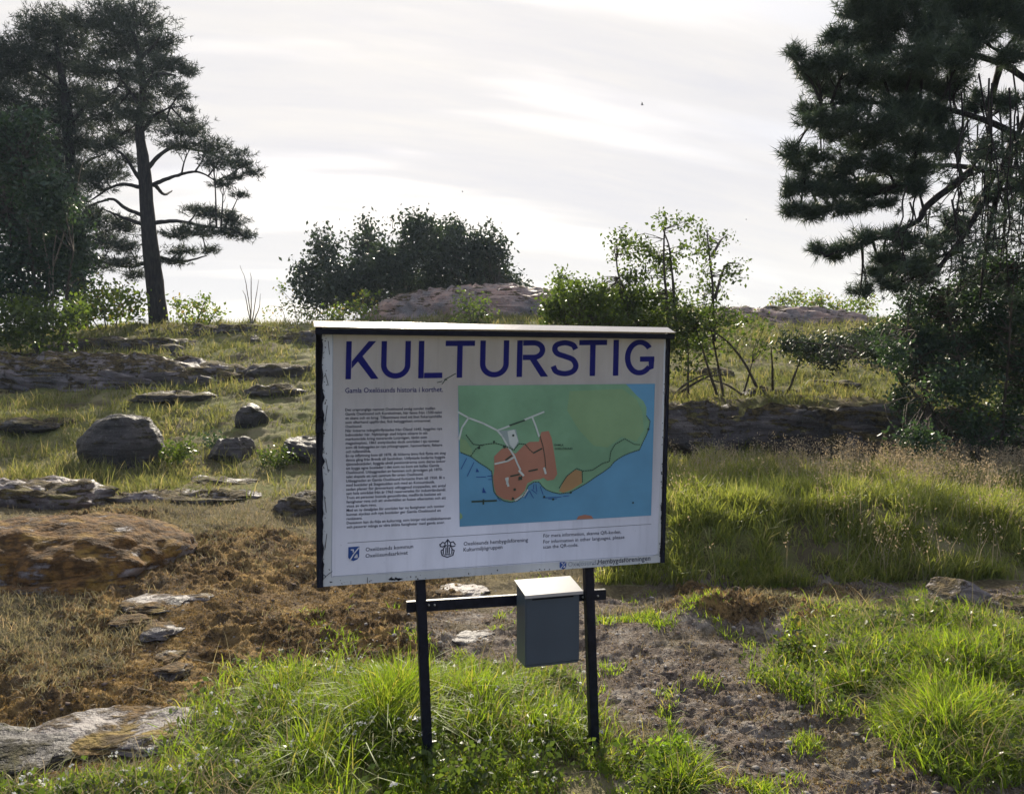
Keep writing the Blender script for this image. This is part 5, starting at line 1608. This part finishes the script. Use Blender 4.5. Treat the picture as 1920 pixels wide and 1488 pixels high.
px, py, yv = G['px'], G['py'], G['y'].ravel()


def clumpy(sc, seed):
    q = np.stack([G['x'].ravel() * sc, G['y'].ravel() * sc, np.full(len(yv), seed * 3.7)], -1)
    return fbm(q, 2)


def grass_obj(name, mat, parts):
    s = Soup()
    for (v, q, t, a) in parts:
        s.add(v, q, t, a)
    return link(name, s.mesh(name), mat, kind='stuff')


cA = clumpy(3.0, 1)
cB = clumpy(7.0, 2)
# lush foreground grass
wl = G['lush'] ** 1.2 * np.clip(0.55 + cA * 1.1 + cB * 0.7, 0.05, 1.6) * (yv / 3.5)
wl = wl * (1 - 0.6 * np.maximum(blob(px, py, 806, 1500, 22, 40), blob(px, py, 1118, 1490, 22, 50)))
pos, rs = scatter(wl, 74000, 5, 6.6)
hh = (0.055 + 0.10 * rs.rand(len(pos))) * np.clip(0.85 + 0.5 * fbm(pos * np.array([2.2, 2.2, 0]) + 4, 2), 0.45, 1.5)
ppx, ppy = proj(pos[:, 0], pos[:, 1], pos[:, 2])
tall = np.exp(-(((ppx - 1800) / 160) ** 2 + ((ppy - 1340) / 110) ** 2)) * 0.7 + np.exp(-(((ppx - 740) / 250) ** 2 + ((ppy - 1420) / 130) ** 2)) * 1.5
hh *= 1 + tall
hh *= np.where(np.abs(ppx - 960) < 290, np.clip((pos[:, 1] - 3.25) * 3.0, 0.25, 1.0), 1.0)
A = blades(pos, hh, 0.003 + 0.008 * rs.rand(len(pos)) ** 1.8, rs, 0.40, 0.95, 3)
grass_obj('lush_grass', M_GRASS, [A])
pos, rs = scatter(wl, 5500, 61, 6.6)
ppx = proj(pos[:, 0], pos[:, 1], pos[:, 2])[0]
hh = (0.10 + 0.20 * rs.rand(len(pos)))
hh *= np.where(np.abs(ppx - 960) < 290, np.clip((pos[:, 1] - 3.25) * 3.0, 0.2, 1.0), 1.0)
grass_obj('dead_stalks', M_DRY, [blades(pos, hh, 0.0025 + 0.003 * rs.rand(len(pos)), rs, 0.5, 1.0, 3)])
# broad-leaved weeds in the lush grass
pos, rs = scatter(wl * np.clip(cB * 2 + 0.3, 0, 1), 1300, 6, 6.6)
s = Soup()
nl = 9
pp = np.repeat(pos, nl, 0) + rs.normal(size=(len(pos) * nl, 3)) * np.array([0.03, 0.03, 0.03]) + np.array([0, 0, 0.07])
leaf_quads(s, pp, 0.032, rs, 0.0, 0.6)
link('low_weeds', s.mesh('low_weeds'), M_LEAF_MID, kind='stuff')
# bank grass
wb = G['bank'] * np.clip(0.5 + cA * 1.3 + cB * 0.5, 0.03, 1.5) * np.where(yv < 7, 1.6, 1.0)
pos, rs = scatter(wb, 62000, 7, 11.4)
hh = (0.10 + 0.18 * rs.rand(len(pos))) * np.clip(0.95 + 0.6 * fbm(pos * np.array([1.3, 1.3, 0]) + 8, 2), 0.5, 1.5)
hh *= np.where(pos[:, 1] < 6.9, 0.75, 1.0)
A = blades(pos, hh, 0.008 + 0.006 * rs.rand(len(pos)), rs, 0.30, 0.75, 2, rnd=np.clip(rs.rand(len(pos)) * 0.92 + 0.12 * fbm(pos * 1.5, 2) + 0.28 * sstep(8.6, 10.2, pos[:, 1]), 0, 1))
grass_obj('bank_grass', M_GRASS2, [A])
# seed heads above the far half of the bank
ws = wb * sstep(8.0, 9.6, yv)
ws = wb * (0.12 + sstep(7.6, 9.4, yv)) * (0.25 + sstep(1420, 1600, px)) * np.clip(0.5 + cA, 0, 1)
pos, rs = scatter(ws, 3000, 8, 11.4)
hh = 0.22 + 0.20 * rs.rand(len(pos))
st = blades(pos, hh, np.full(len(pos), 0.005), rs, 0.16, 0.25, 2)
V = st[0].reshape(len(pos), -1, 3)
tip = V[:, -1]
s = Soup()
s.add(*st[:3], st[3])
nk = 6
pp = np.repeat(tip, nk, 0) + rs.normal(size=(len(tip) * nk, 3)) * np.array([0.014, 0.014, 0.035])
leaf_quads(s, pp, 0.022, rs, -0.6, 0.4)
link('seed_heads', s.mesh('seed_heads'), M_SEED, kind='stuff')
# meadow
cC = clumpy(0.75, 5)
wm = G['meadow'] * np.clip(0.55 + cA * 0.7 + cB * 0.8 + cC * 1.3, 0.02, 1.6) * (1 - G['face'])
pos, rs = scatter(wm, 98000, 9, 30)
hh = (0.03 + 0.085 * rs.rand(len(pos))) * np.clip(0.8 + 0.9 * fbm(pos * np.array([0.8, 0.8, 0]) + 2, 2), 0.35, 1.8)
wd = (0.006 + 0.0007 * pos[:, 1]) * (0.6 + 0.8 * rs.rand(len(pos)))
A = blades(pos, hh, wd, rs, 0.45, 0.7, 2, rnd=np.clip(rs.rand(len(pos)) * 0.8 + 0.5 * fbm(pos * 0.5 + 12, 2) + 0.1, 0, 1))
grass_obj('meadow_grass', M_MEADOW, [A])
# taller tufts in the meadow
pos, rs = scatter(G['meadow'] * np.clip(cA * 2.2 - 0.3 + cC * 1.2, 0, 1), 20000, 10, 26)
hh = 0.11 + 0.18 * rs.rand(len(pos))
A = blades(pos, hh, (0.006 + 0.0006 * pos[:, 1]), rs, 0.25, 0.6, 2)
grass_obj('meadow_tufts', M_MEADOW, [A])
# dry pale grass, also thinly over moss and soil
wd_ = G['dry'] + 0.12 * G['moss'] * np.clip(cA * 2, 0, 1) + 0.06 * G['dirt'] * np.clip(cB * 2, 0, 1) + 0.45 * G['meadow'] * (yv < 10.5) + 0.25 * ((yv > 6.2) & (yv < 9.2) & (px < 1100))
wd_ = wd_ * (1 - G['lush'])
pos, rs = scatter(wd_, 30000, 11, 11)
hh = (0.02 + 0.06 * rs.rand(len(pos))) * np.clip(1 + 0.6 * fbm(pos * np.array([2, 2, 0]), 2), 0.4, 1.6)
A = blades(pos, hh, 0.0035 + 0.003 * rs.rand(len(pos)), rs, 0.5, 0.8, 2)
grass_obj('dry_grass', M_DRY, [A])
# moss fibres
wf = (G['moss'] * 1.0 + 0.22 * G['dirt']) * (1 - 0.7 * G['lush']) * np.clip(0.75 + cB, 0.1, 1.4)
pos, rs = scatter(wf, 100000, 12, 11)
hh = 0.005 + 0.014 * rs.rand(len(pos))
A = blades(pos, hh, 0.004 + 0.005 * rs.rand(len(pos)), rs, 0.9, 0.6, 1, rnd=np.clip(rs.rand(len(pos)) * 0.7 + 0.6 * fbm(pos * 3, 2) + 0.1, 0, 1))
grass_obj('moss_fibres', M_MOSSF, [A])
# sprigs of green in the soil
pos, rs = scatter(G['dirt'] * np.clip(cA * 2.2 - 0.55, 0, 1), 6000, 13, 6.3)
A = blades(pos, 0.02 + 0.05 * rs.rand(len(pos)), 0.004 + 0.003 * rs.rand(len(pos)), rs, 0.6, 0.7, 2)
grass_obj('grass_sprigs', M_GRASS, [A])
# grass along skyline and on the crest
pos, rs = scatter(((yv > 19) & (yv < 28)).astype(float) * np.clip(0.4 + cA, 0, 1), 22000, 14, 29)
hh = 0.10 + 0.18 * rs.rand(len(pos))
A = blades(pos, hh, 0.02 + 0.012 * rs.rand(len(pos)), rs, 0.4, 0.6, 1)
grass_obj('crest_grass', M_MEADOW, [A])
# white flowers in the foreground grass
pos, rs = scatter(wl * np.clip(cB * 2.5, 0, 1) * (px < 1180), 150, 15, 5)
s = Soup()
hh = 0.10 + 0.10 * rs.rand(len(pos))
pt = pos + np.stack([rs.normal(size=len(pos)) * 0.02, rs.normal(size=len(pos)) * 0.02, hh], -1)
for a, b in zip(pos, pt):
    tube(s, [a, (a + b) / 2 + 0.004, b], 0.0012, 3, cap=False)
link('flower_stalks', s.mesh('flower_stalks'), M_GRASS, kind='stuff')
s = Soup()
pp = np.repeat(pt, 6, 0) + rs.normal(size=(len(pt) * 6, 3)) * np.array([0.006, 0.006, 0.002])
leaf_quads(s, pp, 0.011, rs, 0.0, 0.9)
link('white_flowers', s.mesh('white_flowers'), M_FLOWER, kind='stuff')


# small stones and crumbs lying in the soil
def pebbles(name, w, n, seed, rmin, rmax, mat):
    pos, rs = scatter(w, n, seed, 7)
    if 1 not in ICO:
        ICO[1] = ico(1)
    v, f = ICO[1]
    r = rmin * (rmax / rmin) ** (rs.rand(n) ** 2.2)
    sc = np.stack([r * (0.8 + 0.6 * rs.rand(n)), r * (0.8 + 0.5 * rs.rand(n)), r * (0.4 + 0.4 * rs.rand(n))], -1)
    V = v[None] * (1 + 0.25 * rs.normal(size=(n, len(v), 1))) * sc[:, None, :] + pos[:, None, :]
    F = f[None] + (np.arange(n) * len(v))[:, None, None]
    link(name, make_mesh(name, V.reshape(-1, 3), F.reshape(-1, 3), False), mat, kind='stuff')


M_PEB = plain('pebble_stone', (0.27, 0.25, 0.23), 0.85, 0, 0.2, 0.35, 0, 25)
M_CRUMB = plain('soil_crumb', (0.13, 0.10, 0.085), 0.95, 0, 0.1, 0.3, 0, 25)
pebbles('pebbles', G['dirt'] * (1 - G['lush']) + 0.08 * G['moss'], 1300, 21, 0.003, 0.016, M_PEB)
pebbles('soil_crumbs', G['dirt'] * np.clip(0.4 + cB, 0, 1) + 0.35 * G['moss'], 3200, 22, 0.004, 0.016, M_CRUMB)
pos, rs = scatter(G['dirt'] + 0.4 * G['moss'], 500, 23, 7)
s = Soup()
for q in pos:
    a = rs.rand() * 6.28
    L = 0.03 + 0.09 * rs.rand()
    d = np.array([math.cos(a), math.sin(a), 0.12 * rs.normal()]) * L
    tube(s, [q + [0, 0, 0.006], q + d * 0.5 + [0, 0, 0.012], q + d + [0, 0, 0.006]], [0.002, 0.0018, 0.001], 3, cap=False)
link('dead_twigs', s.mesh('dead_twigs'), M_BARK_PALE, kind='stuff')

# ------------------------------------------------------------------ birds far up
M_BIRD = plain('bird_plumage', (0.03, 0.03, 0.035), 0.8)
for px_, py_, Y, sz, lab in ((1204, 197, 60, 0.20, 'larger dark bird high in the sky right of centre'), (867, 360, 90, 0.17, 'tiny bird low in the sky above the round bush'), (1399, 412, 90, 0.13, 'tiny bird low in the sky between shrub and right pine')):
    c = P(px_, py_, Y)
    s = Soup()
    tube(s, [c + [-0.5 * sz, 0, -0.05 * sz], c + [-0.1 * sz, 0, 0], c + [0.35 * sz, 0, 0.03 * sz], c + [0.6 * sz, 0, 0.05 * sz]], [0.03 * sz, 0.16 * sz, 0.14 * sz, 0.03 * sz], 6)
    bme = s.mesh('body')
    R_ = root('bird', tuple(c), lab, 'bird', 'birds in the sky')
    link('body', bme, M_BIRD, R_)
    for sg in (1, -1):
        w = np.array([c + [0.25 * sz, 0, 0], c + [-0.15 * sz, 0, 0], c + [-0.2 * sz, 0.5 * sg * sz, 0.45 * sz], c + [-0.35 * sz, 0.9 * sg * sz, 0.95 * sz], c + [0.15 * sz, 0.5 * sg * sz, 0.5 * sz]])
        w2 = w + np.array([0, 0, 0.02 * sz])
        link('wing', make_mesh('wing', np.concatenate([w, w2]), [np.array([[0, 1, 2], [0, 2, 4], [4, 2, 3], [5, 7, 6], [5, 9, 7], [9, 8, 7]])]), M_BIRD, R_)

# ------------------------------------------------------------------ air: thin haze added round the whole place to lift the dark trees
hm, N = new_mat('haze_air')
hv_ = N.n('VolumePrincipled', {'Color': (0.62, 0.78, 1.0, 1), 'Density': 0.0005, 'Anisotropy': 0.3})
N.n('OutputMaterial', {'Volume': hv_.outputs[0]})
hx, hz0, hz1 = 5200.0, -3.6, 18.0
hvv = [(x, y, z) for z in (hz0, hz1) for (x, y) in ((-hx, -hx), (hx, -hx), (hx, hx), (-hx, hx))]
link('haze', make_mesh('haze', hvv, np.array([[0, 3, 2, 1], [4, 5, 6, 7], [0, 1, 5, 4], [1, 2, 6, 5], [2, 3, 7, 6], [3, 0, 4, 7]])), hm, kind='stuff')
